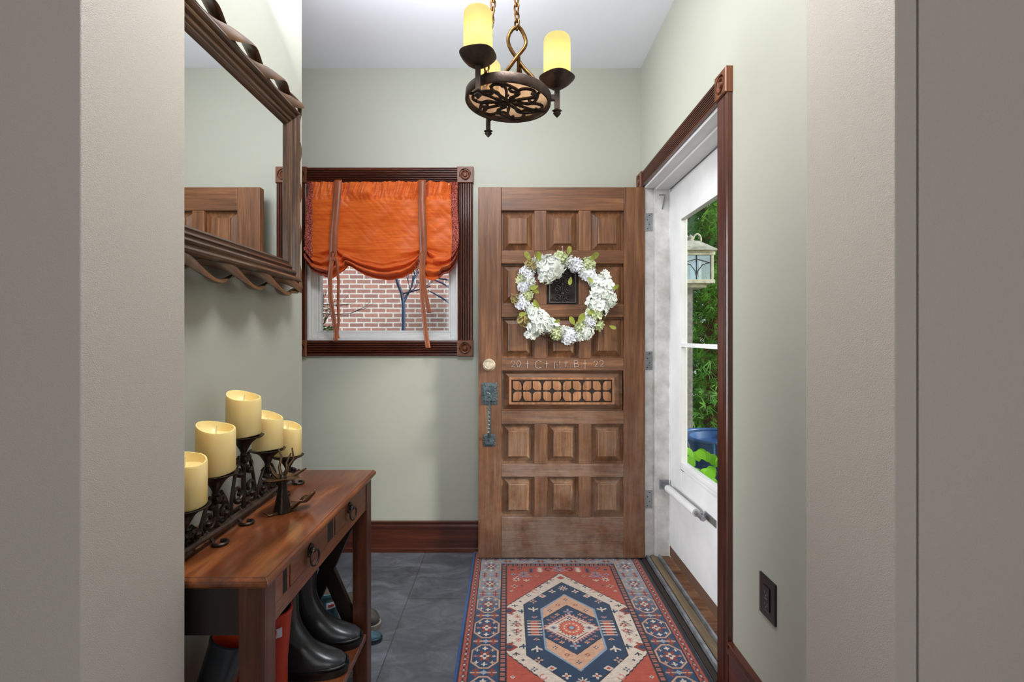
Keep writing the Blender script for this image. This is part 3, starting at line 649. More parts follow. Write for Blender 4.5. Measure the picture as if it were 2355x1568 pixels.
m = MB(); m.box((SX-.004, g1-.03, gz0-.034), (SX-.001, g1+.012, gz0-.027)); build('weep_plate', m, M['groove'], sd)
m = MB(); m.tube([(SX-.032, 2.555, .420), (SX-.032, 2.17, .432)], .0185, 16); m.tube([(SX-.032, 2.60, .418), (SX-.032, 2.555, .420)], .006, 8)
cl = build('door_closer', m, M['white'], sd, smooth=40)
m = MB(); m.tube([(SX-.032, 2.17, .432), (SX-.032, 2.09, .434)], .011, 12); m.box((SX-.004, 2.03, .418), (SX-.0, 2.15, .450)); m.tube([(SX-.03, 2.12, .418), (SX-.03, 2.12, .452)], .006, 8); m.box((SX-.032, 2.115, .428), (SX-.002, 2.125, .440))
m.box((SX-.06, 2.600, .40), (SX-.01, 2.612, .45)); m.box((SX-.055, 2.585, .412), (SX-.02, 2.60, .428))
build('closer_bracket', m, M['steel'], cl, smooth=40)

# ------------------------------------------------------------------ outlet
ot = thing('wall_outlet', 'black wall outlet plate low on the right wall', 'outlet', (XR, 1.395, .40))
m = MB(); m.box((XR-.006, 1.352, .410), (XR, 1.438, .530)); build('face_plate', m, M['plate'], ot, bevel=.0025)
m = MB(); m.box((XR-.0085, 1.378, .436), (XR-.006, 1.412, .504)); rc = build('receptacle', m, M['plate'], ot, bevel=.001)
m = MB()
for zc in (.453, .487):
    for yo in (-.007, .006): m.box((XR-.0090, 1.395+yo-.001, zc-.004), (XR-.0084, 1.395+yo+.001, zc+.004))
    m.lathe([(.0025, 0), (.0025, -.0005)], (XR-.0085, 1.395, zc-.009), 8, 'x')
m.box((XR-.0095, 1.388, .467), (XR-.0084, 1.402, .4705)); m.box((XR-.0064, 1.384, .431), (XR-.0058, 1.408, .4325))
build('slots', m, M['steel'], rc)

# ------------------------------------------------------------------ rug
def make_rug():
    X0, X1, Y0, Y1 = -.195, .73, 1.285, 2.738; st = .0024
    nu = int((X1-X0)/st)+1; nv = int((Y1-Y0)/st)+1
    xs = np.linspace(X0, X1, nu); ys = np.linspace(Y0, Y1, nv); XX, YY = np.meshgrid(xs, ys)
    cx_, cy_ = (X0+X1)/2, (Y0+Y1)/2; U = XX-cx_; V = YY-cy_; hw = (X1-X0)/2; hh = (Y1-Y0)/2
    au, av = np.abs(U), np.abs(V)
    def C(*c): return np.array(srgb(*c)[:3])
    rng = np.random.RandomState(3)
    cream, red, navy, lblue, peach, dark, dred, pink = C(212, 196, 180), C(178, 76, 56), C(24, 54, 84), C(140, 160, 180), C(206, 158, 128), C(32, 30, 42), C(140, 50, 38), C(196, 128, 118)
    img = np.zeros(U.shape+(3,)); img[:] = red
    def put(mask, c): img[mask] = c
    saw = lambda t, p, a: a*(np.abs(((t/p) % 1)*2-1))
    def hexm(w, vs_, va, s=0.0, p=.02):
        lim = vs_+(va-vs_)*(1-au/w)-(saw(U, p, s) if s else 0)
        return (au < w) & (av < lim)
    ou = .005
    put(hexm(.272, .165+ou, .464+ou, .006, .018), dark); put(hexm(.272, .163, .462, .006, .018), cream)
    put(hexm(.196, .175, .374), dark); put(hexm(.192, .172, .369), navy)
    put(hexm(.123, .137, .262), lblue*.9); put(hexm(.114, .131, .253), peach); put(hexm(.1155, .066, .172), dark); put(hexm(.113, .062, .167), navy)
    dm = au/.112+av/.095
    put(dm < 1.10+.10*np.sin(np.arctan2(V, U)*34), pink); put(dm < 1.0, cream); put((np.abs(dm-.88) < .03) & (av > .03), dred)
    R = np.hypot(U, V); th = np.arctan2(V, U)
    put(R < .052+.004*np.sin(th*22), dred); put(R < .047+.004*np.sin(th*22), C(204, 98, 72)); put((np.abs(R-.03) < .004) & (np.sin(th*12) > -.2), cream); put(R < .016, dred); put(R < .011, lblue)
    def motif(kind, u0, v0, s, c, c2=None, sym=True):
        for su in ((1, -1) if sym and abs(u0) > 1e-6 else (1,)):
            for sv in ((1, -1) if sym and abs(v0) > 1e-6 else (1,)):
                du = (U-u0*su)*su; dv = (V-v0*sv)*sv; q = (np.abs(du) < s*1.6) & (np.abs(dv) < s*1.6)
                if not q.any(): continue
                a, b_ = du[q]/s, dv[q]/s; r = np.hypot(a, b_); tt = np.arctan2(b_, a); sub = img[q]
                if kind == 'flower':
                    sub[r < .62+.34*np.cos(tt*4+PI/4*0)] = c; sub[r < .3] = c2 if c2 is not None else cream
                elif kind == 'star': sub[r < .55+.4*np.cos(tt*8)] = c; sub[r < .25] = c2 if c2 is not None else c
                elif kind == 'diamond':
                    sub[np.abs(a)+np.abs(b_)*1.3 < 1] = c; sub[np.abs(a)+np.abs(b_)*1.3 < .5] = c2 if c2 is not None else c
                elif kind == 'bird': sub[(np.abs(b_-.5*np.abs(a)+.2) < .22) & (np.abs(a) < 1)] = c; sub[(np.abs(a) < .18) & (np.abs(b_) < .8)] = c2 if c2 is not None else c
                elif kind == 'tree': sub[(np.abs(a) < .10) & (np.abs(b_) < 1)] = c; sub[(np.abs(((b_*2.2+np.abs(a)) % 1)-.5) < .2) & (np.abs(a) < .8-.5*b_) & (np.abs(b_) < .9)] = c2 if c2 is not None else c
                elif kind == 'hook': sub[(np.abs(r-.6) < .16) & (tt > -1.9)] = c
                elif kind == 'bar': sub[(np.abs(a) < .3) & (np.abs(b_) < 1)] = c; sub[(np.abs(a) < .62) & (np.abs((b_*2.5) % 1-.5) < .2) & (np.abs(b_) < 1)] = c2 if c2 is not None else c
                img[q] = sub
    # blue hexagon
    motif('star', 0, .315, .026, cream, red); motif('flower', .055, .285, .018, cream, red); motif('diamond', .105, .245, .020, cream, red); motif('flower', .15, .20, .018, peach, navy)
    motif('bird', .153, .135, .022, cream, cream); motif('bar', .155, .0, .05, red, cream); motif('bird', .152, .075, .012, cream, red)
    motif('flower', 0, .118, .022, lblue, red); motif('flower', .05, .095, .012, peach, red); motif('bird', .07, .075, .012, pink, red); motif('bird', .09, .055, .010, pink, pink)
    motif('diamond', .075, .0, .018, lblue, dred); motif('diamond', 0, .065, .014, navy, cream)
    for k in range(5):
        u = -.08+.04*k; v = .131+(.253-.131)*(1-abs(u)/.114)-.040; motif('diamond' if k % 2 else 'flower', u, v, .012, dred if k % 2 else navy, cream)
    # cream field
    for u, v, kd, s, c in ((0, .415, 'diamond', .022, red), (.045, .392, 'hook', .014, dred), (.07, .365, 'star', .014, dark), (.11, .33, 'flower', .015, navy), (.14, .29, 'hook', .020, pink), (.17, .25, 'flower', .014, navy),
                           (.235, .165, 'bird', .014, dark), (.225, .08, 'star', .016, red), (.232, .03, 'tree', .022, dark), (.225, -.02, 'flower', .016, red), (.25, .10, 'diamond', .009, dred), (.21, .20, 'diamond', .008, navy),
                           (.262, .125, 'diamond', .036, dred), (.26, .05, 'diamond', .006, dark), (.215, .055, 'diamond', .006, red), (.205, .12, 'bird', .018, navy), (.03, .43, 'diamond', .006, dark)):
        motif(kd, u, v, s, c, navy if kd == 'diamond' and s > .03 else None)
    # red spandrels
    for u, v, kd, s, c, c2 in ((0, .512, 'tree', .034, dark, lblue), (.055, .505, 'hook', .026, dark, None), (.10, .498, 'bar', .026, cream, cream), (.148, .49, 'bar', .022, navy, navy), (.205, .515, 'flower', .016, navy, lblue), (.185, .452, 'tree', .034, dark, lblue),
                               (.225, .40, 'star', .024, cream, dark), (.245, .50, 'diamond', .014, navy, navy), (.24, .45, 'flower', .014, lblue, dark), (.175, .39, 'bird', .016, cream, cream), (.12, .435, 'flower', .013, peach, dark), (.235, .335, 'flower', .020, peach, navy), (.25, .29, 'diamond', .010, cream, navy), (.20, .34, 'diamond', .008, navy, None)):
        motif(kd, u, v, s, c, c2)
    # borders measured from the edge
    d = np.minimum(hw-au, hh-av); side = (hw-au) < (hh-av)
    along = np.where(side, V, U)
    def band(a, b_): return (d >= a) & (d < b_)
    put(band(0, .19), dark)
    g = band(.167, .184); ph = (along/.024) % 1
    img[g & (np.abs(ph-.5) < .33)] = pink*.85; img[g & (np.abs(ph-.5) < .14)] = dred
    mb_ = band(.052, .160); far_sheen = np.clip((V-.10)/.25, 0, 1)[..., None]  # sheen at the far end painted into the border colour
    base = navy*1.25*(1-far_sheen)+C(136, 146, 158)*far_sheen
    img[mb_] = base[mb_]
    # octagons with flowers along the main border
    cd_ = d-.106; per = .178
    k_ = np.round(along/per); al = along-k_*per; oc = np.maximum(np.maximum(np.abs(cd_)/.050, np.abs(al)/.066), (np.abs(cd_)+np.abs(al))/.082)
    img[mb_ & (np.abs(oc-1) < .055)] = peach*.9; img[mb_ & (np.abs(np.abs(al)-per/2) < .004) & (np.abs(cd_) < .05)] = peach*.8
    rr = np.hypot(cd_, al); ta = np.arctan2(al, cd_)
    img[mb_ & (rr < .024+.009*np.cos(ta*6))] = dred; img[mb_ & (rr < .014+.005*np.cos(ta*4))] = cream; img[mb_ & (rr < .006)] = navy
    for (da, db, s_, c) in ((.0, .045, .011, cream), (.03, .035, .008, peach), (-.03, .035, .008, cream), (.030, .078, .012, dred), (-.030, .078, .012, dred), (0, .085, .009, lblue), (.036, 0, .007, cream), (-.036, 0, .007, pink)):
        for sg in (1, -1):
            q = np.hypot(cd_-da, al-sg*db); tq = np.arctan2(al-sg*db, cd_-da); img[mb_ & (q < s_*(.75+.35*np.cos(tq*4)))] = c
    og = band(.018, .047); img[og] = C(170, 74, 54)
    ph = (along/.030) % 1; img[og & (np.hypot((ph-.5)*.030, d-.033) < .009)] = navy; img[og & (np.hypot((ph-.5)*.030, d-.033) < .005)] = peach
    img[og & (np.hypot(((along/.030+.5) % 1-.5)*.030, d-.033) < .0045)] = dark
    img[band(.010, .018)] = dark; img[band(0, .010)] = np.where(U[band(0, .010)][:, None] < 0, C(28, 72, 132), C(24, 28, 40))
    # weave streaks and wear
    row = rng.rand(nv)*.13+.93; img *= row[:, None, None]
    cell = rng.rand(nv//2+2, nu//6+2); img *= (.88+.22*np.repeat(np.repeat(cell, 2, 0), 6, 1)[:nv, :nu])[..., None]
    img = np.clip(img, 0, 1)
    zz = .0075-(d < .006)*.004
    me = bpy.data.meshes.new('rug'); n = nu*nv
    co = np.stack([XX-cx_, YY-cy_, zz], -1).reshape(-1, 3)
    idx = np.arange(n).reshape(nv, nu); f = np.stack([idx[:-1, :-1], idx[:-1, 1:], idx[1:, 1:], idx[1:, :-1]], -1).reshape(-1, 4)
    me.vertices.add(n); me.vertices.foreach_set('co', co.ravel().astype(np.float32))
    me.loops.add(f.size); me.loops.foreach_set('vertex_index', f.ravel().astype(np.int32))
    me.polygons.add(len(f)); me.polygons.foreach_set('loop_start', (np.arange(len(f))*4).astype(np.int32))
    me.update(calc_edges=True)
    ca = me.color_attributes.new('pattern', 'FLOAT_COLOR', 'POINT')
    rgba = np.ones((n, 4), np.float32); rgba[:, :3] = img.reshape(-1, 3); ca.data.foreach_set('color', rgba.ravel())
    mt, nt, b = newmat('woven_rug'); at = nt.nodes.new('ShaderNodeAttribute'); at.attribute_name = 'pattern'
    nz = noise(nt, 700, 2, .5); mu = nt.nodes.new('ShaderNodeMix'); mu.data_type = 'RGBA'; mu.blend_type = 'MULTIPLY'; mu.inputs[0].default_value = 1
    nt.links.new(at.outputs['Color'], mu.inputs[6]); nt.links.new(ramp(nt, nz, [(.3, (.75, .75, .75, 1)), (.7, (1.15, 1.15, 1.15, 1))]), mu.inputs[7])
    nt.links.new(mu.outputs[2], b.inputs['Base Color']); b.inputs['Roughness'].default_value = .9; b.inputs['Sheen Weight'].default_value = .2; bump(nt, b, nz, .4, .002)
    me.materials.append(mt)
    o = bpy.data.objects.new('rug', me); COL.objects.link(o); o.location = (cx_, cy_, 0)
    md = o.modifiers.new('thickness', 'SOLIDIFY'); md.thickness = .006; md.offset = -1
    tag(o, 'red, cream and navy patterned rug with a hexagonal medallion on the slate floor', 'rug')
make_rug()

# ------------------------------------------------------------------ console table
TY0, TY1, TXF, TXB, TZ = .945, 1.722, -.474, -.785, .755
tb = thing('console_table', 'reddish brown wooden console table with two drawers below the mirror', 'table', ((TXF+TXB)/2, (TY0+TY1)/2, 0))
def slab_profile(x0, x1, y0, y1, prof):
    vs = []
    for ins, z in prof: vs += [(x0, y0+ins, z), (x1-ins, y0+ins, z), (x1-ins, y1-ins, z), (x0, y1-ins, z)]
    n = len(prof); fs = [(0, 3, 2, 1)]+[tuple((n-1)*4+i for i in range(4))]
    for k in range(n-1): fs += [(k*4+i, k*4+(i+1) % 4, k*4+4+(i+1) % 4, k*4+4+i) for i in range(4)]
    return MB().add(vs, fs)
build('table_top', slab_profile(TXB, TXF, TY0, TY1, [(.012, TZ-.024), (.004, TZ-.021), (.0005, TZ-.016), (0, TZ-.011), (.0015, TZ-.006), (.005, TZ-.003), (.0065, TZ-.0028), (.0075, TZ)]), M['table'], tb, bevel=.0008)
LX1 = TXF-.014; LX0 = LX1-.052; ly = TY0+.012
legs = [(LX1, TY0+.012), (LX1, TY1-.012-.05), (TXB+.052+.006, TY0+.012), (TXB+.052+.006, TY1-.012-.05)]
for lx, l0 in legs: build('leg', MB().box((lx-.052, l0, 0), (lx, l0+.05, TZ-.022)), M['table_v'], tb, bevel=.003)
ya, yb = TY0+.062, TY1-.062
m = MB(); m.box((LX1-.018, ya, .632), (LX1-.014, yb, .733)); m.box((LX1-.014, ya, .632), (LX1-.004, yb, .646)); m.box((LX1-.014, ya, .726), (LX1-.004, yb, .733))
def fy(pxx): return -LX1*F/(CX-pxx)
sl = [(1.046, 1.066), (1.306, 1.346)]; d1 = (1.078, 1.294); d2 = (1.358, 1.60); zl, zh = .668, .728
m.box((LX1-.014, ya, .646), (LX1-.004, yb, zl)); e0 = ya
for (p_, q_) in (sl[0], d1, sl[1], d2, (yb, yb)):
    m.box((LX1-.014, e0, zl), (LX1-.004, p_, zh)); e0 = q_
build('front_apron', m, M['table'], tb, bevel=.001)
for a, c in sl: build('apron_slot', MB().box((LX1-.0145, a, zl), (LX1-.0050, c, zh)), M['black'], tb)
for (a, c) in (d1, d2):
    dr = build('drawer', MB().box((LX1-.28, a+.002, zl+.002), (LX1-.002, c-.002, zh-.002)), M['table'], tb, bevel=.0015)
    yc, zc = (a+c)/2, .704
    m = MB(); m.prism([(yc+.018*math.cos(q)*(1 if abs(math.sin(q)) < .5 else .7), zc+.018*math.sin(q)) for q in [2*PI*k/16 for k in range(16)]], LX1-.003, LX1+.001, 'x')
    m.lathe([(.007, 0), (.008, .006), (.005, .012), (.001, .014)], (LX1, yc, zc), 12, 'x')
    m.tube([(LX1+.010+.004*math.sin(q), yc+.016*math.sin(q), zc-.018+.020*math.cos(q)) for q in [2*PI*k/24 for k in range(24)]], .0024, 6, closed=True)
    build('ring_pull', m, M['iron'], dr, smooth=40)
m = MB(); m.box((TXB+.058, TY0+.018, .632), (LX1-.052, TY0+.034, .733)); build('side_apron', m, M['table_shaded'], tb)
m = MB(); m.box((TXB+.058, TY1-.034, .632), (LX1-.052, TY1-.018, .733)); build('side_apron', m, M['table_shaded'], tb)
m = MB(); m.box((TXB+.002, ya, .632), (TXB+.012, yb, .733)); build('back_apron', m, M['table_shaded'], tb)
build('shelf', MB().box((TXB+.006, TY0+.02, .178), (LX1-.004, TY1-.02, .20)), M['table'], tb, bevel=.003)
for yy in (TY1-.04,):
    for s_ in (0, 1):
        m = MB(); xa, xb = TXB+.058, LX1-.052
        m.beam((xa if s_ else xb, yy, .205), (xb if s_ else xa, yy, .632), .046, .02+.004*s_, (0, 1, 0)); build('cross_brace', m, M['table_shaded'], tb)

# ------------------------------------------------------------------ boots
def superoval(xh, xt, w, n=28, egg=.18):
    L = (xt-xh)/2; c = (xt+xh)/2; pts = []
    for k in range(n):
        t_ = 2*PI*k/n; cs, sn = math.cos(t_), math.sin(t_)
        x = c+L*math.copysign(abs(cs)**.9, cs); y = w*math.copysign(abs(sn)**.85, sn)*(1+egg*cs)
        pts.append((x, y))
    return pts
def boot(name, label, cat, loc, ang, hgt, fl, body, solem, inner, tilt=None, labelpos=True, group=None, r_top=None, rimmat=None, sh=1.0, halo=False):
    """fl foot length; shaft axis at local origin; toe along +x"""
    root = thing(name, label, cat, loc, group)
    k = fl/.29; R = (r_top or .064)
    mat = Matrix.Rotation(ang, 4, 'Z')
    if tilt: mat = Matrix.Rotation(tilt[1], 4, tilt[0]) @ mat
    mat = Matrix.Translation(Vector(loc)) @ mat
    prof = [(.018, -.066, .214, .044, .16), (.030, -.070, .222, .049, .18), (.044, -.070, .220, .049, .18), (.054, -.069, .208, .047, .16), (.063, -.067, .186, .045, .12), (.073, -.065, .160, .044, .08), (.085, -.063, .134, .043, .04), (.100, -.060, .110, .042, 0), (.118, -.057, .091, .042, 0),
            (.138, -.054, .076, .043, 0), (.162, -.052, .064, .044, 0), (.19, -.051, .057, .046, 0), (.23, -.052, .056, .049, 0), (.30, -.056, .058, .053, 0)]
    prof = [(z*k, a*k, b_*k, w*k, e_) for z, a, b_, w, e_ in prof if z*k < hgt-.03]
    prof = [(z, a if z < .11*k else min(a, -.78*R), b_ if z < .16*k else max(b_, .78*R), w if z < .11*k else max(w, .74*R), e_) for z, a, b_, w, e_ in prof]
    for q in (1, 2, 3, 4):
        f_ = q/4; a0, b0, w0 = prof[-1][1:4] if q == 1 else last
        if q == 1: st = prof[-1]
        last = (st[1]+(-R-st[1])*f_, st[2]+(R-st[2])*f_, st[3]+(R*.92-st[3])*f_)
        prof.append((st[0]+(hgt-st[0])*f_,)+last+(0,))
    n = 28; vs = []
    for z, a, b_, w, e_ in prof: vs += [(x, y, z) for x, y in superoval(a, b_, w, n, e_)]
    z, a, b_, w, e_ = prof[-1]
    m = MB(); rows_ = len(prof)
    # rim lip and inside
    vs += [(x*1.04, y*1.04, hgt-.003) for x, y in superoval(a, b_, w, n, 0)]; vs += [(x*1.04, y*1.04, hgt+.006) for x, y in superoval(a, b_, w, n, 0)]; vs += [(x*.95, y*.95, hgt+.007) for x, y in superoval(a, b_, w, n, 0)]
    m.grid(vs, n, rows_+3, 0, True)
    iv = [(x*.95, y*.95, hgt+.006) for x, y in superoval(a, b_, w, n, 0)]+[(x*.90, y*.90, hgt-.02) for x, y in superoval(a, b_, w, n, 0)]+[(x*.55, y*.55, hgt-.085) for x, y in superoval(a, b_, w, n, 0)]
    m.grid(iv, n, 3, 1, True); m.f.append(tuple(len(m.v)-n+i for i in range(n))); m.m.append(1)
    # toe and ankle seams
    m.xf(mat); bd = build('boot_shaft', m, [body, inner], root, smooth=60)
    s2 = MB()
    for (zz, gr) in ((.0, 1.0), (.016*k, 1.0), (.018*k, 1.035), (.026*k, 1.035)): s2.v += [(x*gr, y*gr, zz) for x, y in superoval(-.070*k, .224*k, .051*k, n, .18)]
    base = s2.v; s2 = MB(); s2.grid(base, n, 4, 0, True); s2.f.append(tuple(range(n))); s2.m.append(0); s2.f.append(tuple(3*n+i for i in range(n))); s2.m.append(0)
    # heel block and toe cap bead
    s2.tube([(x*1.01, y*1.01, .034*k) for x, y in superoval(-.070*k, .224*k, .051*k, n, .18) if x > .13*k], .0035, 6)
    s2.xf(mat); build('sole', s2, solem, root, smooth=50)
    if labelpos:
        q = MB(); aa = -.95-ang
        pts = []
        for z in (hgt-.050, hgt-.026):
            for t_ in np.linspace(aa-.32, aa+.32, 7): pts.append((R*1.02*math.cos(t_), R*.92*1.03*math.sin(t_)*1.0, z))
        q.grid(pts, 7, 2); q.xf(mat); lb = build('logo_patch', q, M['label'], bd, solid=.0015, fix=False)
        q = MB(); pts = []
        for z in (hgt-.043, hgt-.033):
            for t_ in np.linspace(aa-.20, aa+.20, 5): pts.append((R*1.05*math.cos(t_), R*.92*1.06*math.sin(t_), z))
        q.grid(pts, 5, 2); q.xf(mat); build('logo_box', q, labelpos if labelpos is not True else M['label_red'], lb, solid=.001, fix=False)
    return root
boot('rain_boot', 'tall glossy black rain boot on the table shelf, nearer of the two', 'boot', (-.700, 1.475, .2005), math.radians(1), .42, .262, M['rubber'], M['sole'], M['dark_in'], labelpos=False, r_top=.062)
boot('rain_boot', 'tall glossy black rain boot on the table shelf, the one beside the cross brace', 'boot', (-.696, 1.605, .2005), math.radians(1), .42, .262, M['rubber'], M['sole'], M['dark_in'], labelpos=False, r_top=.058)
boot('rain_boot', 'red rain boot with a pale label patch, on the shelf beside the black boots', 'boot', (-.637, 1.29, .2005), math.radians(182), .292, .15, M['red'], M['sole'], M['dark_in'], labelpos=M['label'], r_top=.050)
boot('rain_boot', 'red rain boot mostly hidden behind the near table leg', 'boot', (-.634, 1.195, .2005), math.radians(0), .275, .12, M['red'], M['sole'], M['dark_in'], labelpos=M['label'], r_top=.048)
boot('rain_boot', 'black boot with orange lining leaning under the near end of the table', 'boot', (-.742, 1.085, .218), math.radians(90), .355, .13, M['rubber'], M['sole'], M['lining_red'], tilt=('Y', .34), labelpos=False, r_top=.047)
boot('rain_boot', 'short teal rain boot with a red and white patch on the floor behind the table', 'boot', (-.740, 1.955, 0), math.radians(180), .195, .15, M['teal'], M['teal_dark'], M['lining'], labelpos=M['label_red'], r_top=.056)
boot('rain_boot', 'short teal rain boot furthest right behind the dark cross brace', 'boot', (-.625, 1.915, 0), math.radians(12), .18, .15, M['teal'], M['teal_dark'], M['lining'], labelpos=False, r_top=.052)
def shoe(label, loc, ang):
    root = thing('leather_shoe', label, 'shoe', loc); mat = Matrix.Translation(Vector(loc)) @ Matrix.Rotation(ang, 4, 'Z'); n = 28
    m = MB(); vs = []
    for z, a, b_, w, e_ in ((.022, -.13, .12, .043, .1), (.04, -.13, .123, .045, .1), (.055, -.128, .115, .044, .1), (.066, -.126, .085, .040, .05), (.074, -.125, .045, .036, 0), (.078, -.123, .0, .033, -.05), (.074, -.118, -.01, .028, -.05), (.04, -.11, -.02, .025, 0)):
        vs += [(x, y, z) for x, y in superoval(a, b_, w, n, e_)]
    m.grid(vs, n, 8, 0, True); m.f.append(tuple(7*n+i for i in range(n))); m.m.append(0); m.xf(mat); build('upper', m, M['leather'], root, smooth=60)
    m = MB(); vs = []
    for z, g in ((0, 1), (.022, 1.03), (.024, .97)): vs += [(x*g, y*g, z) for x, y in superoval(-.133, .127, .047, n, .1)]
    m.grid(vs, n, 3, 0, True); m.f.append(tuple(range(n))); m.m.append(0); m.xf(mat); build('sole', m, M['tan_sole'], root, smooth=50)
shoe('grey leather shoe toe showing past the far table leg, the further one', (-.665, 2.05, 0), math.radians(-14))
shoe('grey leather shoe toe showing past the far table leg, the nearer one', (-.668, 1.765, 0), math.radians(-2))

# ------------------------------------------------------------------ mirror with carved openwork frame
gy0, gy1, mz0, mz1 = 1.035, 1.633, 1.49, 1.961; XG = -.760
mr = thing('wall_mirror', 'large mirror in a reeded and ribbon-carved wooden frame above the table', 'mirror', (XM, (gy0+gy1)/2, mz0-.11))
build('mirror_glass', MB().box((XG-.004, gy0-.01, mz0-.01), (XG, gy1+.01, mz1+.01)), M['mirror'], mr)
build('backing_board', MB().box((XM, gy0-.04, mz0-.04), (XG-.005, gy1+.04, mz1+.04)), M['frame'], mr)
# mitred moulding, profile (outward from glass edge, height above the glass plane)
prof = [(-.004, 0), (-.004, .006), (.002, .010), (.006, .008), (.010, .008), (.013, .014), (.018, .016), (.022, .012), (.026, .012), (.029, .020), (.034, .023), (.039, .020), (.042, .016), (.046, .016), (.049, .023), (.055, .027), (.061, .025), (.066, .018), (.066, -.028)]
cor = [(gy0, mz0, -1, -1), (gy1, mz0, 1, -1), (gy1, mz1, 1, 1), (gy0, mz1, -1, 1)]
for a in range(4):
    m = MB(); vs = []
    for (cy_, cz_, sy, sz) in (cor[a], cor[(a+1) % 4]):
        for o_, h_ in prof: vs.append((XG+h_, cy_+sy*o_, cz_+sz*o_))
    n = len(prof); m.add(vs, [(i, i+1, n+i+1, n+i) for i in range(n-1)]); build('frame_rail', m, M['frame'] if a % 2 == 0 else M['frame_v'], mr, smooth=25)
def ribbon(a, b_, outd, nper, ph, amp=.020, off=.030, w=.013, name='carved_ribbon'):
    a = Vector(a); b_ = Vector(b_); L = (b_-a).length; dr = (b_-a)/L; od = Vector(outd); N = int(nper*26); m = MB(); pts = []; ups = []
    vs = []; nseg = 10
    for i in range(N+1):
        t_ = i/N; q = 2*PI*nper*t_+ph
        p = a+dr*L*t_+od*(off+amp*math.sin(q))+Vector((1, 0, 0))*(.013*math.cos(q)); pts.append(p)
    for i, p in enumerate(pts):
        d = (pts[min(i+1, N)]-pts[max(i-1, 0)]).normalized(); q = 2*PI*nper*i/N+ph
        u = Vector((math.sin(q*.5+.6), 0, 0))+od.cross(dr)*0+ (d.cross(Vector((1, 0, 0))))*math.cos(q*.5+.6)
        u = (u-d*u.dot(d)).normalized(); v = d.cross(u); ww = w*(.85+.3*math.sin(q+1)); 
        for k in range(nseg):
            s_ = 2*PI*k/nseg; vs.append(p+u*ww*math.cos(s_)+v*ww*.30*math.sin(s_))
    m.add(vs, [(i*nseg+k, i*nseg+(k+1) % nseg, (i+1)*nseg+(k+1) % nseg, (i+1)*nseg+k) for i in range(N) for k in range(nseg)]+[tuple(range(nseg)), tuple(N*nseg+k for k in range(nseg))])
    return build(name, m, M['ribbon'], mr, smooth=60)
oy0, oy1, oz0, oz1 = gy0-.060, gy1+.056, mz0-.060, mz1+.060; XF = XG+.010
for ph in (0, PI): 
    ribbon((XF, oy0, oz0), (XF, oy1, oz0), (0, 0, -1), 1.9, ph+.5, .024, .030, .021)
    ribbon((XF, oy0, oz1), (XF, oy1, oz1), (0, 0, 1), 1.9, ph+.9, .024, .030, .021)
    ribbon((XF-.006, oy1, oz0), (XF-.006, oy1, oz1), (0, 1, 0), 2, ph, .007, .012, .009)
    ribbon((XF-.006, oy0, oz0), (XF-.006, oy0, oz1), (0, -1, 0), 2, ph, .007, .012, .009)
for zc, s_ in ((oz0, -1), (oz1, 1)):
    for yc, t_ in ((oy1, 1), (oy0, -1)):
        m = MB(); m.tube([(XF+.004, yc-t_*.05, zc+s_*.045), (XF+.010, yc-t_*.02, zc+s_*.040), (XF+.012, yc+t_*.005, zc+s_*.022), (XF+.006, yc+t_*.022, zc+s_*.004), (XF, yc+t_*.018, zc-s_*.02)], [.006, .010, .012, .009, .005], 10, flat=.6)
        build('corner_carving', m, M['ribbon'], mr, smooth=60)

# ------------------------------------------------------------------ candle holder and candles
cand = [(1.035, .866), (1.152, .905), (1.282, .968), (1.42, .900), (1.56, .846)]; XCn = -.702
def xc(y): return -.699-.036*(y-1.03)
ch = thing('candle_holder', 'black wrought iron scrollwork holder carrying five pillar candles', 'candle holder', (XCn, 1.29, TZ))
m = MB()
for sx in (-.016, .016): m.tube([(xc(y_)+sx, y_, TZ+.016+.010*abs((y_-1.3)/.3)**2) for y_ in np.linspace(.985, 1.61, 14)], .0062, 8)
for y_ in np.linspace(1.0, 1.6, 13): m.tube([(xc(y_)-.016, y_, TZ+.018), (xc(y_), y_+.012, TZ+.026), (xc(y_)+.016, y_, TZ+.018)], .0035, 6)
build('base_rail', m, M['iron_brown'], ch, smooth=50)
for yy in (1.10, 1.22, 1.44, 1.55):
    for sx in (-1, 1):
        XCn = xc(yy); m = MB(); pts = [(XCn+sx*.016, yy, TZ+.018)]+[(XCn+sx*(.038+.012*math.cos(a)), yy, TZ+.0045+.0*a) for a in (PI, )]
        pts += [(XCn+sx*(.040+.015*math.cos(a)), yy+.015*math.sin(a), TZ+.0045) for a in np.linspace(PI, PI+5.2, 14)]
        m.tube(pts, .004, 6); build('foot', m, M['iron'], ch, smooth=50)
def spiral(cy_, cz_, r0, a0, turns, s_=1, n=26): return [(XCn, cy_+s_*r0*(1-.72*i/n)*math.cos(a0+2*PI*turns*i/n), cz_+r0*(1-.72*i/n)*math.sin(a0+2*PI*turns*i/n)) for i in range(n+1)]
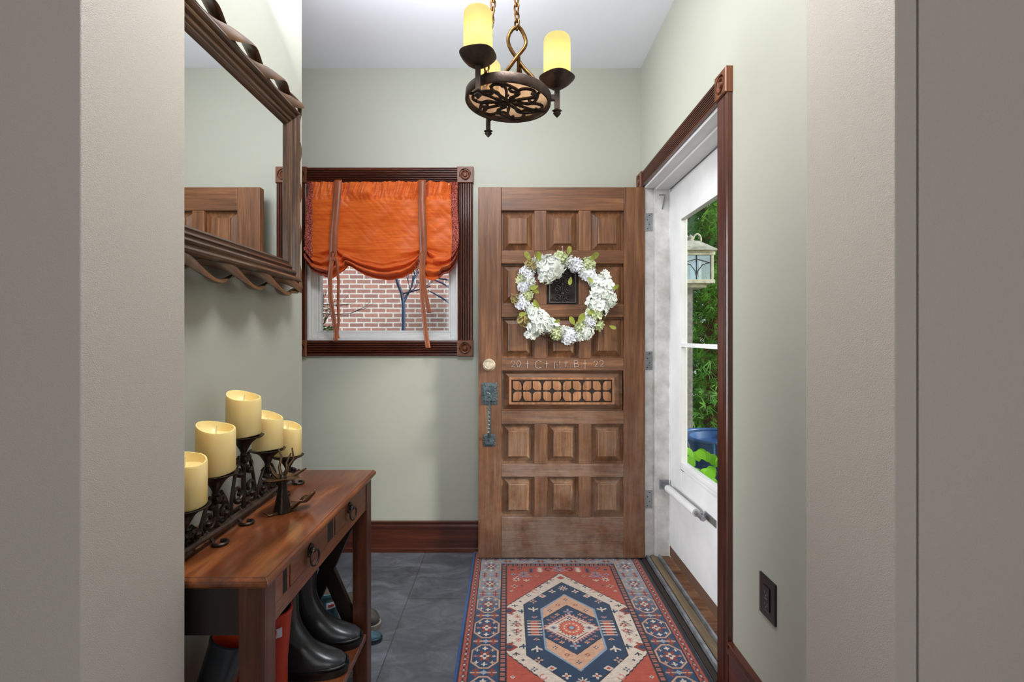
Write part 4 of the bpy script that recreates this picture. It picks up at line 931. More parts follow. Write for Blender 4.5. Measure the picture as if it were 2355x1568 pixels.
for i, (yc, zc) in enumerate(cand):
    XCn = xc(yc); m = MB(); m.lathe([(.006, -.055), (.009, -.050), (.007, -.044), (.011, -.034), (.020, -.018), (.034, -.006), (.046, -.003), (.050, .001), (.048, .002), (.040, -.0005), (.0, -.0005)], (XCn, yc, zc-.002), 28)
    m.lathe([(.006, -.012), (.014, -.006), (.014, .004), (.006, .010)], (XCn, yc, zc-.062), 14)
    build('candle_cup', m, M['iron'], ch, smooth=45)
    m = MB(); m.tube([(XCn, yc, TZ+.02), (XCn, yc, zc-.05)], .006, 8); build('stem', m, M['iron'], ch, smooth=50)
    m = MB(); hgt = zc-.06-(TZ+.022)
    for s_ in (-1, 1):
        sr = min(.026, .013+hgt*.2); m.tube(spiral(yc+s_*.030, max(TZ+.008+sr, TZ+.022+hgt*.35), sr, PI, 1.15, s_), .0048, 7)
        if hgt > .08: m.tube(spiral(yc+s_*.026, TZ+.022+hgt*.78, .022, PI, -1.1, s_), .0042, 7)
        m.tube([(XCn, yc, TZ+.024+hgt*.9), (XCn, yc+s_*.022, TZ+.03+hgt), (XCn, yc+s_*.040, TZ+.022+hgt*.75), (XCn, yc+s_*.056, TZ+.024+hgt*.3), (XCn, yc+s_*.058, TZ+.024)], .0045, 7)
        for (a, c) in ((.022, .62), (.034, .12)): m.lathe([(.001, -.008), (.009, -.004), (.010, .003), (.002, .009)], (XCn+.004, yc+s_*a, TZ+.032+hgt*c), 8)
        m.tube([(XCn+.012*j, yc+s_*.012, zc-.065+.006*j*j) for j in (-1, 0, 1)], .005, 6)
    build('scroll_ornament', m, M['iron'], ch, smooth=50)
lab = ['ivory pillar candle cut by the taupe wall edge, nearest and lowest on the holder', 'ivory pillar candle between the nearest candle and the tallest-standing one', 'ivory pillar candle standing highest in the middle of the holder',
       'ivory pillar candle just right of the highest candle', 'ivory pillar candle furthest right on the iron holder']
for i, ((yc, zc), lb) in enumerate(zip(cand, lab)):
    XCn = xc(yc); c = thing('pillar_candle', lb, 'candle', (XCn, yc, zc)); r = .0425; hh = [.105, .112, .108, .100, .098][i]; th0 = .6+.25*(i % 3); n = 40
    def rim(t_, amp): return amp*math.cos(t_-PI+th0*.4)+.002*math.sin(2*t_+i)
    m = MB(); vs = []
    for rr, z, am in ((r*.96, .001, 0), (r, .004, 0), (r, hh*.6, 0), (r*.995, hh-.006, .010), (r*.965, hh-.001, .011), (r*.90, hh-.001, .011), (r*.86, hh-.008, .010), (r*.78, hh-.018, .004), (r*.3, hh-.021, 0), (.001, hh-.021, 0)):
        for k in range(n):
            t_ = 2*PI*k/n; vs.append((XCn+rr*math.cos(t_), yc+rr*math.sin(t_), zc+z+rim(t_, am)))
    m.grid(vs, n, 10, 0, True); m.f.append(tuple(range(n))); m.m.append(0); build('wax_body', m, M['wax'], c, smooth=60)
    m = MB(); m.tube([(XCn, yc, zc+hh-.022), (XCn+.001, yc, zc+hh-.008), (XCn+.002, yc+.001, zc+hh+.001)], .0014, 6); build('wick', m, M['wick'], c)

# ------------------------------------------------------------------ bronze figurine with branches and a leaf tray
fx, fy_ = -.612, 1.30
fg = thing('bronze_figurine', 'small dark bronze figurine with upraised branch arms and a curled leaf on the table', 'figurine', (fx, fy_, TZ))
m = MB(); m.lathe([(.001, 0), (.020, 0), (.021, .006), (.017, .03), (.012, .06), (.010, .078), (.013, .088), (.009, .098), (.003, .104)], (fx, fy_, TZ+.0003), 20, wob=lambda t_: .10*math.cos(5*t_)); build('robed_body', m, M['iron'], fg, smooth=60)
m = MB(); m.lathe([(.001, -.003), (.030, -.001), (.040, .004), (.036, .005), (.001, .001)], (fx, fy_, TZ+.092), 18, wob=lambda t_: .22*math.cos(3*t_+.5)); build('collar', m, M['bronze'], fg, smooth=60)
br = [[(0, 0, .09), (-.012, .006, .12), (-.008, .010, .15), (-.016, .008, .172)], [(0, 0, .09), (.014, -.004, .115), (.010, 0, .135), (.020, .006, .16)], [(0, 0, .09), (.006, .016, .12), (.020, .022, .14), (.014, .026, .17)],
      [(0, 0, .085), (.03, .02, .10), (.052, .03, .112)], [(0, 0, .085), (-.02, -.012, .11), (-.03, -.010, .13)]]
m = MB()
for b_ in br: m.tube([(fx+a, fy_+c, TZ+z) for a, c, z in b_], [.005, .004, .003, .002][:len(b_)] if len(b_) == 4 else [.006, .005, .002], 7)
build('branch_arms', m, M['bronze'], fg, smooth=60)
m = MB(); pts = []
for j in range(13):
    v = j/12
    for i in range(9):
        u = i/8-.5; w = .050*math.sin(PI*min(.98, .06+v*.94))**.7
        x = fx-.005+.075*v; y = fy_+.012+u*w+.03*v; z = TZ+.004+.030*v*v+.9*u*u*.05+.004*math.sin(v*14)
        pts.append((x, y, z))
m.grid(pts, 9, 13); build('curled_leaf', m, M['bronze'], fg, smooth=80, solid=.003, fix=False)
m = MB(); m.tube([(fx, fy_-.01, TZ+.004), (fx-.02, fy_-.035, TZ+.004), (fx-.035, fy_-.03, TZ+.010)], [.004, .003, .002], 6); build('tail_stem', m, M['bronze'], fg, smooth=60)

# ------------------------------------------------------------------ tie-up roman shade
rs = thing('roman_shade', 'burnt orange silk tie-up shade with red beaded edges covering the top of the window', 'window shade', ((x0+x1)/2, YB-.03, z1))
YS = YB-.030
kp = [(709, 592), (716, 612), (730, 628), (745, 636), (760, 640), (772, 642), (783, 634), (795, 626), (804, 612), (815, 616), (830, 626), (850, 637), (875, 644), (900, 647), (925, 643), (945, 634), (958, 620), (965, 606), (972, 622), (985, 645), (1000, 648), (1012, 644), (1022, 634), (1035, 630), (1046, 618), (1053, 602), (1058, 580)]
gp = [(709, 556), (730, 588), (750, 590), (775, 578), (800, 584), (840, 598), (885, 606), (930, 598), (960, 584), (977, 578), (1000, 580), (1025, 588), (1040, 580), (1058, 556)]
def lerpk(k, x):
    if x <= k[0][0]: return k[0][1]
    for (a, ya_), (b_, yb_) in zip(k, k[1:]):
        if x <= b_:
            t_ = (x-a)/(b_-a); t_ = t_*t_*(3-2*t_)*.5+t_*.5; return ya_+(yb_-ya_)*t_
    return k[-1][1]
NU, NV = 240, 190
def shade_pt(u, v):
    """u across 0..1, v down 0..1"""
    X = 713+(1054-713)*u; g = lerpk(gp, X); B = lerpk(kp, X)
    bulge = 3.5*math.sin(PI*max(0, min(1, (v-.35)/.65)))
    edge = (u-.5)*2; Xp = X+bulge*edge*abs(edge)**3
    # pull towards the ties near the gather line
    yv = 424+(B-424)*v; q = (yv-g)/max(4, B-g)
    for tx in (778, 979):
        dd = (X-tx)/40.0; near = math.exp(-((yv-585)/26)**2); Xp += -8*dd*math.exp(-dd*dd)*near
    d = .004
    # ruffled header
    hf = max(0, min(1, (466-yv)/16)); wv = mnoise.noise(Vector((X*.075, yv*.012, 0)))*1.3+.6*mnoise.noise(Vector((X*.19+yv*.05, 3, 1)))
    d += .026*hf*wv+.004*math.exp(-((yv-460)/4)**2)*math.sin(X*.55)
    # loose ripples in the body
    d += .016*mnoise.noise(Vector((X*.018, yv*.016, 5)))+.008*mnoise.noise(Vector((X*.035+yv*.03, yv*.035, 9)))+.0035*abs(mnoise.noise(Vector((X*.05-yv*.05, yv*.02, 2))))
    if q > -.6:
        dt = min(abs(X-778), abs(X-979)); amp = .013+.010*min(1, dt/60)
        qq = max(0, q)
        nf = 3.0
        s_ = math.sin(2*PI*nf*qq**.85+.4); s_ = math.copysign(abs(s_)**.7, s_)
        d += min(1, max(0, q+.3))*(.014*math.sin(PI*min(1, qq*.95+.05))+amp*s_*min(1, qq*3))
        # fan pleats near the ties
        for tx in (778, 979):
            ax, ay = X-tx, yv-574; rr = math.hypot(ax, ay); an = math.atan2(ax, max(ay, 1))
            d += .019*math.exp(-(rr/50)**2)*math.sin(an*8)*min(1, max(0, (yv-572)/12))
    for tx in (778, 979): d += -.010*math.exp(-((X-tx)/9)**2)*math.exp(-((yv-580)/14)**2)
    Y = YS-d-.012
    return Vector(((Xp-CX)*YB/F*1.0, Y, pz(yv, YB)))
pts = [shade_pt(i/(NU-1), j/(NV-1)) for j in range(NV) for i in range(NU)]
m = MB().grid(pts, NU, NV); build('silk_panel', m, M['silk'], rs, smooth=80, solid=.0012, fix=False)
# cloth gathered up behind the hem: two more layers of silk
for off_, v0_ in ((.010, .80), (.016, .86)):
    pts = [shade_pt(.01+.98*i/99, v0_+(.992-v0_)*j/13)+Vector((0, off_+.003*math.sin(j*.5), 0)) for j in range(14) for i in range(100)]
    build('gathered_fold', MB().grid(pts, 100, 14), M['silk'], rs, smooth=80, solid=.001, fix=False)
for s_ in (0, 1):
    pts = []
    for j in range(NV):
        for i in range(6):
            u = i/5*.042; u = u if s_ == 0 else 1-u
            p = shade_pt(u, j/(NV-1)); pts.append(p+Vector((0, -.003, 0)))
    m = MB().grid(pts, 6, NV); build('beaded_trim', m, M['redtrim'], rs, smooth=80, solid=.0018, fix=False)
# trim following the lower corner hems
for rngu in ((.0, .15), (.87, 1.0)):
    pts = []
    for v in (.93, .965, 1.0):
        for i in range(28): pts.append(shade_pt(rngu[0]+(rngu[1]-rngu[0])*i/27, v)+Vector((0, -.0035, 0)))
    m = MB().grid(pts, 28, 3); build('hem_trim', m, M['redtrim'], rs, smooth=80, solid=.0015, fix=False)
def ribbonstrip(name, path, w, twist=None, mat=None, par=None):
    """path in photo px on the window plane: (x, y, depth in front)"""
    pts = []; 
    for k, (X, Y_, dd) in enumerate(path):
        ww = w[k] if isinstance(w, (list, tuple)) else w
        for s_ in (-1, 0, 1):
            dd_ = dd+.014; p = P(X+s_*ww/2, Y_, YB); pts.append(Vector((p.x, YB-dd_-(.002 if s_ == 0 else 0)-(twist or 0)*s_*.004, p.z)))
    m = MB().grid(pts, 3, len(path)); return build(name, m, mat or M['strap'], par or rs, smooth=80, solid=.0012, fix=False)
def sub_path(pa, n=8):
    out = []
    for a, b_ in zip(pa, pa[1:]):
        for i in range(n): out.append(tuple(a[k]+(b_[k]-a[k])*i/n for k in range(3)))
    return out+[pa[-1]]
ribbonstrip('front_strap', sub_path([(790, 424, .070), (787, 470, .072), (781, 540, .074), (779, 582, .072), (776, 606, .070)]), 17)
ribbonstrip('front_strap', sub_path([(977, 424, .070), (976, 470, .072), (979, 540, .074), (980, 582, .072), (977, 604, .070)]), 17)
ribbonstrip('hanging_tie', sub_path([(778, 588, .078), (773, 640, .082), (774, 690, .080), (782, 740, .080), (786, 765, .078), (784, 784, .076)]), 10)
ribbonstrip('hanging_tie', sub_path([(786, 600, .070), (790, 650, .066), (789, 700, .066), (791, 740, .070), (788, 765, .072), (791, 778, .074)]), 6)
ribbonstrip('hanging_tie', sub_path([(977, 588, .082), (975, 640, .086), (978, 690, .084), (983, 740, .082), (987, 775, .080), (991, 800, .078)]), [9]*30+[11]*11)
ribbonstrip('hanging_tie', sub_path([(981, 592, .074), (979, 630, .074), (983, 670, .074), (989, 700, .074), (993, 721, .074)]), 9)
# tie knots / bows
for tx, ty in ((779, 592), (966, 612)):
    m = MB(); c = P(tx, ty, YB); m.tube([(c.x+.012*math.cos(a)*(1 if tx < 900 else .9), YB-.094+.006*math.sin(2*a), c.z-.008+.026*math.sin(a)) for a in np.linspace(0, 2*PI, 17)[:-1]], .0042, 8, closed=True, flat=.4)
    build('tie_loop', m, M['strap'], rs, smooth=60)
m = MB(); m.tube([(P(713, 428, YB).x, YS+.008, pz(427, YB)), (P(1052, 428, YB).x, YS+.008, pz(427, YB))], .005, 10); build('shade_rod', m, M['brass'], rs, smooth=50)

# ------------------------------------------------------------------ wreath
wc = Vector((dx(1297), YD-.030, dz(688))); WR = .222
wr = thing('flower_wreath', 'round wreath of white hydrangeas on twisted vines hanging on the wooden door', 'wreath', (wc.x, YD, wc.z-WR))
m = MB()
for s_ in range(6):
    ph = s_*1.05; pts = []
    for i in range(90):
        a = 2*PI*i/90; rr = WR+.012*math.sin(a*3+ph)+.006*math.sin(a*7+ph*2); pts.append((wc.x+rr*math.cos(a), wc.y+.010*math.cos(a*4+ph), wc.z+rr*math.sin(a)))
    m.tube(pts, .0028, 5, closed=True)
build('vine_ring', m, M['vine'], wr, smooth=60)
m = MB(); m.tube([(dx(1293), YD-.006, dz(566)), (dx(1294), YD-.008, dz(590)), (dx(1294), YD-.02, wc.z+WR)], .0015, 5); m.lathe([(.004, 0), (.004, -.008)], (dx(1293), YD, dz(568)), 8, 'y'); build('hanger', m, M['steel'], wr)
def petal(m, c, nrm, dirn, L, wd, cup=.3):
    nrm = nrm.normalized(); dirn = (dirn-nrm*dirn.dot(nrm)).normalized(); sd_ = nrm.cross(dirn)
    pts = []
    for j, (t_, w_) in enumerate(((0, .18), (.35, .85), (.7, 1.0), (1.0, .45))):
        for s_ in (-1, 0, 1): pts.append(c+dirn*L*t_+sd_*wd*w_*s_*.5+nrm*(cup*L*(t_*t_*.8+abs(s_)*.22*w_)))
    m.grid(pts, 3, 4)
def cluster(cx_, cy_, rpx, n, mat, star=False, seed=0, L=.021):
    rnd = random.Random(seed); m = MB(); c0 = Vector((dx(cx_), wc.y-.004, dz(cy_))); R = rpx/S; n = int(n*1.7)
    ex, ez, rot = rnd.uniform(.9, 1.2), rnd.uniform(.85, 1.15), rnd.uniform(0, 3)
    for i in range(n):
        f = (i+.5)/n; ph = i*2.399963; ct = 1-f*1.25; st = math.sqrt(max(0, 1-ct*ct)); nrm = Vector((st*math.cos(ph), -ct, st*math.sin(ph)))
        wob = 1+.22*mnoise.noise(nrm*2.3+Vector((seed*3.1, 0, 0)))
        nrm2 = (nrm+Vector((rnd.uniform(-.45, .45), rnd.uniform(-.3, .25), rnd.uniform(-.45, .45)))).normalized()
        c = c0+Vector((nrm.x*R*ex, nrm.y*R*.62, nrm.z*R*ez))*rnd.uniform(.74, 1.06)*wob
        a = nrm2.orthogonal().normalized(); a0 = rnd.uniform(0, 6); k = 5 if star else 4; sz = rnd.uniform(.85, 1.3)
        for q in range(k):
            dirn = Matrix.Rotation(a0+2*PI*q/k, 3, nrm2) @ a; petal(m, c, nrm2, dirn, L*sz*rnd.uniform(.85, 1.1), L*sz*(.55 if star else 1.05), rnd.uniform(.1, .55))
    m.lathe([(R*.62*math.sin(PI*t_/6)+.0005, -R*.42*math.cos(PI*t_/6)) for t_ in range(7)], c0+Vector((0, .004, 0)), 12, 'y')
    return m
CL = [(1266, 618, 30, 46, 'petal', 0), (1384, 668, 30, 46, 'petal', 0), (1374, 700, 26, 30, 'petal', 0), (1238, 742, 32, 50, 'petal', 0), (1224, 716, 18, 16, 'petal', 0), (1256, 634, 18, 18, 'petal', 0),
      (1213, 630, 17, 16, 'petal_blue', 1), (1206, 660, 18, 18, 'petal_blue', 1), (1200, 695, 17, 18, 'petal_blue', 1), (1222, 612, 14, 12, 'petal_tan', 0), (1288, 596, 16, 16, 'petal_green', 0), (1325, 612, 18, 18, 'petal_blue', 1),
      (1350, 610, 16, 14, 'petal_green', 1), (1352, 632, 18, 16, 'petal_blue', 1), (1388, 640, 15, 12, 'petal', 1), (1364, 722, 16, 14, 'petal_green', 0), (1352, 738, 17, 16, 'petal_blue', 1), (1346, 764, 17, 16, 'petal', 1),
      (1308, 772, 20, 20, 'petal_blue', 1), (1280, 766, 16, 16, 'petal_green', 1), (1206, 736, 14, 14, 'petal_tan', 0), (1186, 690, 9, 6, 'petal_tan', 0), (1222, 768, 11, 7, 'petal', 0), (1334, 752, 12, 10, 'petal_green', 1), (1374, 748, 9, 6, 'petal_green', 1), (1198, 645, 10, 8, 'petal_green', 1), (1240, 604, 16, 16, 'petal', 0), (1216, 648, 12, 12, 'petal', 1), (1212, 680, 13, 12, 'petal_green', 1), (1262, 748, 18, 18, 'petal', 0), (1296, 762, 13, 12, 'petal', 1), (1330, 772, 14, 14, 'petal', 1), (1338, 622, 13, 12, 'petal', 1), (1366, 648, 14, 12, 'petal', 0), (1396, 690, 16, 16, 'petal', 0), (1308, 604, 12, 10, 'petal', 1)]
for i, (a, b_, r_, n_, mt, st_) in enumerate(CL):
    build('flower_head', cluster(a, b_, r_*.84, n_, None, bool(st_), i, .0185 if not st_ else .018), M[mt], wr, smooth=60, fix=False)
LF = [(1304, 590, 80, 20), (1353, 602, 40, 24), (1310, 640, -100, 18), (1236, 660, 200, 20), (1238, 676, 150, 18), (1227, 690, -75, 24), (1326, 744, 60, 26), (1318, 748, 120, 22), (1272, 742, 20, 14), (1396, 750, -20, 16), (1218, 602, 120, 22), (1238, 606, 95, 24), (1349, 640, -60, 16), (1364, 716, 200, 18), (1402, 668, 30, 18), (1210, 722, 190, 18)]
for i, (a, b_, ang, l_) in enumerate(LF):
    m = MB(); c = Vector((dx(a), wc.y-.030, dz(b_))); an = math.radians(ang); petal(m, c, Vector((.2*math.sin(i), -1, .25*math.cos(i*2))), Vector((math.cos(an), -.2, math.sin(an))), l_/S, l_/S*.6, .15)
    build('leaf', m, M['leafy'], wr, smooth=60, fix=False, sub=1)

# ------------------------------------------------------------------ chandelier
cc = Vector((.0, 1.565, 1.993)); chd = thing('chandelier', 'round iron chandelier with scrollwork base and glowing candle-shaped shades', 'chandelier', (cc.x, cc.y, cc.z))
RR = .138; TL = Matrix.Rotation(math.radians(3.5), 4, 'Y')      # hangs slightly askew
def tilt(mb): return mb.xf(Matrix.Translation(cc) @ TL @ Matrix.Translation(-cc))
m = MB(); prof = [(RR, 0), (RR+.002, .003), (RR+.002, .028), (RR, .031), (RR-.008, .031), (RR-.008, .003), (RR-.006, 0)]
n = 72; vs = []
for r, z in prof+[prof[0]]:
    for k in range(n): vs.append((cc.x+r*math.cos(2*PI*k/n), cc.y+r*math.sin(2*PI*k/n), cc.z+z))
m.grid(vs, n, len(prof)+1, 0, True); tilt(m); build('iron_ring', m, M['iron_brown'], chd, smooth=40)
m = MB(); m.lathe([(.001, 0), (RR-.010, 0), (RR-.010, .002), (.001, .002)], (cc.x, cc.y, cc.z+.016), 60); tilt(m); build('mica_disc', m, M['mica'], chd)
m = MB(); Zg = cc.z+.005
def cpt(r, a, z=Zg): return (cc.x+r*math.cos(a), cc.y+r*math.sin(a), z)
for s_ in range(6):
    a0 = s_*PI/3+.2
    # leaf-shaped loop
    pts = []
    for i in range(24):
        t_ = i/24*2*PI; r = .066+.050*(-math.cos(t_)); w_ = .36*math.sin(t_)*(1-.25*math.cos(t_)); pts.append(cpt(r, a0+w_*(.9 if s_ % 2 else .7)))
    m.tube(pts, .0052, 6, closed=True, up=(0, 0, 1))
    # s-shaped tendril
    sp = []
    for i in range(22):
        t_ = i/21; r = .03+.105*t_; sp.append(cpt(min(r, RR-.008), a0+.52+.35*math.sin(t_*PI*1.6)))
    m.tube(sp, .0050, 6)
    # curl
    cu = []
    pc = Vector(cpt(.088, a0+.52))
    for i in range(18):
        t_ = i/17; rr = .020*(1-.6*t_); an = a0+2+t_*5.0; cu.append((pc.x+rr*math.cos(an), pc.y+rr*math.sin(an), Zg))
    m.tube(cu, .0046, 6)
    for (r, da) in ((.045, .3), (.10, .15), (.105, .85)):
        p = cpt(r, a0+da); m.lathe([(.001, -.004), (.006, -.001), (.005, .004), (.001, .005)], p, 6)
m.lathe([(.001, -.012), (.008, -.008), (.012, 0), (.014, .006), (.001, .008)], (cc.x, cc.y, Zg), 12)
tilt(m); build('scroll_grille', m, M['iron'], chd, smooth=50)
for i, adeg in enumerate((236, 356, 116)):
    a = math.radians(adeg); ax, ay = cc.x+.160*math.cos(a), cc.y+.160*math.sin(a); zb_ = 2.075+(-.003 if i == 1 else 0)
    m = MB(); m.box((ax-.008, ay-.008, 1.968), (ax+.008, ay+.008, 2.048)); m.beam((cc.x+(RR-.002)*math.cos(a), cc.y+(RR-.002)*math.sin(a), cc.z+.015), (ax, ay, cc.z+.015), .014, .018)
    arm = build('arm', m, M['iron_brown'], chd, bevel=.0015)
    m = MB(); m.lathe([(.0155, .0), (.0155, -.004), (.011, -.006), (.013, -.012), (.002, -.024)], (ax, ay, 1.968), 4); build('finial', m, M['iron'], arm)
    m = MB(); m.lathe([(.008, -.034), (.020, -.032), (.040, -.018), (.054, -.003), (.056, .001), (.051, .002), (.038, -.010), (.001, -.012)], (ax, ay, zb_), 36, wob=lambda t_: .05*math.cos(4*t_+a)); build('drip_pan', m, M['iron_brown'], arm, smooth=60)
    r = .0425; z0_ = zb_-.009; hh = .140
    m = MB(); prof = [(r-.001, 0), (r, .004), (r, hh-.014), (r*.97, hh-.006), (r*.88, hh-.001), (r*.80, hh), (r*.70, hh-.002)]
    n = 40; vs = []
    for rr, z in prof:
        for k in range(n): vs.append((ax+rr*math.cos(2*PI*k/n), ay+rr*math.sin(2*PI*k/n), z0_+z))
    m.grid(vs, n, len(prof), 0, True); sh_ = build('candle_shade', m, M['glow'], chd, smooth=60, solid=.002, fix=False)
    sh_['label'] = 'glowing amber candle shade'
    lamp('candle_bulb', 'POINT', (ax, ay, z0_+.062), 1.5, (1, .80, .52), shadow_soft_size=.014).parent = None
# woven loops over the ring
m = MB(); lc = Vector((cc.x+.030, cc.y, 0))
zr = cc.z+.03; ztop = 2.247; zx = 2.155
for k, (an, w_) in enumerate(((PI*1.04, 1), (-.04, 1), (PI*.55, .6), (PI*.38, .6))):
    dxy = Vector((math.cos(an), math.sin(an)))
    cr = [(.062, zr), (.066, zr+.018), (.054, zr+.050), (.026, zr+.085), (.0, zx-.010), (-.024, zx+.025), (-.029, zx+.052), (-.016, ztop-.012), (0, ztop)]
    raw = [Vector((lc.x+dxy.x*r_*w_+(0 if k < 2 else .006), lc.y+dxy.y*r_*w_+.006*math.sin(j_*1.3+k*3), z)) for j_, (r_, z) in enumerate(cr)]
    if k > 1: raw = raw[:5]
    pts = []
    for i in range(len(raw)-1):
        p0, p1, p2, p3 = raw[max(i-1, 0)], raw[i], raw[i+1], raw[min(i+2, len(raw)-1)]
        for q in range(6):
            t_ = q/6; pts.append(.5*((2*p1)+(p2-p0)*t_+(2*p0-5*p1+4*p2-p3)*t_*t_+(3*p1-p0-3*p2+p3)*t_**3))
    pts.append(raw[-1]); m.tube(pts, .0062 if k < 2 else .005, 10)
build('woven_loops', m, M['goldchain'], chd, smooth=60)
def chain(a, b_, n, nm):
    a = Vector(a); b_ = Vector(b_); d = (b_-a).normalized(); m = MB(); L = (b_-a).length/n
    u = d.orthogonal().normalized(); v = d.cross(u)
    for i in range(n):
        c = a+(b_-a)*((i+.5)/n); w = (u if i % 2 else v); pts = []
        for k in range(16):
            t_ = 2*PI*k/16; pts.append(c+d*(L*.66*math.cos(t_))+w*(.0085*math.sin(t_)+.002*math.sin(t_*2)))
        m.tube(pts, .0034, 6, closed=True)
    build(nm, m, M['goldchain'], chd, smooth=60)
chain((lc.x, lc.y, ztop-.008), (cc.x+.018, cc.y, ZC-.01), 20, 'chain')
chain((cc.x-.080, cc.y+.02, cc.z+.035), (cc.x-.006, cc.y+.01, ZC-.01), 28, 'chain')
m = MB(); m.lathe([(.001, 0), (.062, 0), (.060, -.010), (.040, -.022), (.012, -.030), (.001, -.032)], (cc.x+.01, cc.y, ZC), 30); build('ceiling_canopy', m, M['iron_brown'], chd, smooth=50)

# ================================================================== outside
struct('ground', MB().box((-9, 2.99, -.65), (9, 14, -.60)).box((.93, .93, -.65), (9, 2.99, -.60)), M['ground'], 'bare soil and grass outside the house', 'ground')
struct('porch_floor', MB().box((XR+.55, .94, -.30), (XR+1.2, 2.55, -.02)), M['board'], 'brown porch boards outside the storm door', 'porch')
YW = 6.7
hb = thing('brick_house', 'neighbouring pinkish brick house wall seen through the small window', 'building', (-1.6, YW, -.6))
build('brick_wall', MB().box((-6.5, YW, -.6), (.6, YW+.3, 5.5)), M['brick'], hb)
# slender tree with a blue-grey trunk outside the window
def branchy(m, p, d, L, r, depth, rnd, spread=.6, up=.15, ends=None):
    pts = [p]; q = p.copy(); dd = d.copy()
    for i in range(4):
        dd = (dd+Vector((rnd.uniform(-.2, .2), rnd.uniform(-.2, .2), rnd.uniform(-.1, .2)+up*.3))).normalized(); q = q+dd*L/4; pts.append(q.copy())
    m.tube(pts, [r*(1-.4*i/4) for i in range(5)], 6)
    if ends is not None: ends.append((q.copy(), dd.copy()))
    if depth > 0:
        for k in range(3):
            j = rnd.randint(1, 4); nd = (dd+Vector((rnd.uniform(-1, 1), rnd.uniform(-1, 1), rnd.uniform(-.5, .8)))*spread).normalized(); branchy(m, pts[j], nd, L*rnd.uniform(.5, .75), r*.5, depth-1, rnd, spread, up, ends)
rnd = random.Random(5)
yt = 4.6; st = thing('slender_tree', 'thin blue-grey tree trunk with bare branches in front of the brick wall', 'tree', (px(928, yt), yt, -.6))
m = MB(); m.tube([(px(928, yt), yt, -.6), (px(928, yt), yt, pz(760, yt)), (px(928, yt), yt, pz(700, yt)), (px(924, yt), yt, pz(676, yt)), (px(914, yt), yt, pz(650, yt)), (px(905, yt), yt, pz(610, yt)), (px(900, yt), yt, pz(520, yt))], [.022, .018, .017, .015, .014, .012, .008], 10)
build('trunk', m, M['bark_blue'], st, smooth=60)
for a, b_ in (((928, 690), (960, 640)), ((928, 700), (948, 660)), ((924, 676), (990, 668))):
    m = MB(); p = P(a[0], a[1], yt); q = P(b_[0], b_[1], yt); branchy(m, p, (q-p).normalized(), .30, .008, 3, rnd, .9, .2); build('branch', m, M['bark_blue'], st, smooth=60)
for (a, b_) in (((1045, 705), (985, 668)), ((1045, 668), (990, 640)), ((1050, 650), (1000, 640))):
    m = MB(); p = P(a[0], a[1], yt-.3); q = P(b_[0], b_[1], yt-.3); m.tube([p, p.lerp(q, .5)+Vector((0, 0, .01)), q], [.010, .008, .004], 6); build('branch', m, M['bark_blue'], st, smooth=60)
# leafy quads
def leaves(m, cen, rad, n, L, rnd, flatz=1, droop=0, blade=.45):
    for i in range(n):
        while True:
            v = Vector((rnd.uniform(-1, 1), rnd.uniform(-1, 1), rnd.uniform(-1, 1)))
            if v.length < 1: break
        c = Vector(cen)+Vector((v.x*rad[0], v.y*rad[1], v.z*rad[2])); d = Vector((rnd.uniform(-1, 1), rnd.uniform(-1, 1), rnd.uniform(-1, 1)-droop)).normalized(); s_ = d.orthogonal().normalized()
        s_ = Matrix.Rotation(rnd.uniform(0, 6), 3, d) @ s_; l = L*rnd.uniform(.6, 1.3); w = l*blade
        m.add([c, c+d*l*.5+s_*w*.5, c+d*l, c+d*l*.5-s_*w*.5], [(0, 1, 2, 3)])
sb = thing('garden_shrub', 'leafy shrub with bare twigs at the lower left of the window view', 'shrub', (px(750, 4.2), 4.2, -.6))
m = MB(); rnd = random.Random(11)
for a, b_ in (((735, 740), (760, 650)), ((740, 720), (835, 745)), ((736, 700), (800, 700)), ((735, 760), (780, 680))):
    p = P(a[0], a[1], 4.2); q = P(b_[0], b_[1], 4.2); branchy(m, p, (q-p).normalized(), .26, .0045, 2, rnd, .5, .1)
gp_ = P(738, 760, 4.2); m.tube([(gp_.x, gp_.y, -.6), gp_, P(736, 700, 4.2)], [.014, .010, .006], 7); build('twigs', m, M['bark'], sb, smooth=60)
m = MB(); leaves(m, P(748, 775, 4.2), (.16, .15, .12), 700, .035, rnd); leaves(m, P(742, 715, 4.2), (.05, .1, .10), 60, .03, rnd); build('foliage', m, M['shrub'], sb, fix=False)
# post with the lantern
yp = 4.0; lp_ = thing('porch_lantern', 'cream square lantern with leaded glass on a weathered post outside the storm door', 'lantern', (px(1586, yp), yp, -.6))
cxp = px(1588, yp); hw = .125; z0_, z1_ = pz(650, yp), pz(588, yp)
m = MB(); m.box((px(1566, yp), yp-.03, -.6), (px(1590, yp), yp+.05, z0_-.02)); build('post', m, M['post'], lp_, bevel=.006)
m = MB(); m.box((cxp-hw-.02, yp-hw-.02, z0_-.02), (cxp+hw+.02, yp+hw+.02, z0_+.012)); m.box((cxp-hw+.03, yp-hw+.03, z0_-.05), (cxp+hw-.03, yp+hw-.03, z0_-.02)); build('lantern_base', m, M['lantern'], lp_, bevel=.005)
m = MB()
for sx in (-1, 1):
    for sy in (-1, 1): m.box((cxp+sx*hw-.012, yp+sy*hw-.012, z0_), (cxp+sx*hw+.012, yp+sy*hw+.012, z1_))
m.box((cxp-hw-.02, yp-hw-.02, z1_-.016), (cxp+hw+.02, yp+hw+.02, z1_+.02)); build('lantern_frame', m, M['lantern'], lp_, bevel=.003)
m = MB(); e_ = hw+.045; zt_ = pz(556, yp); ti = .05
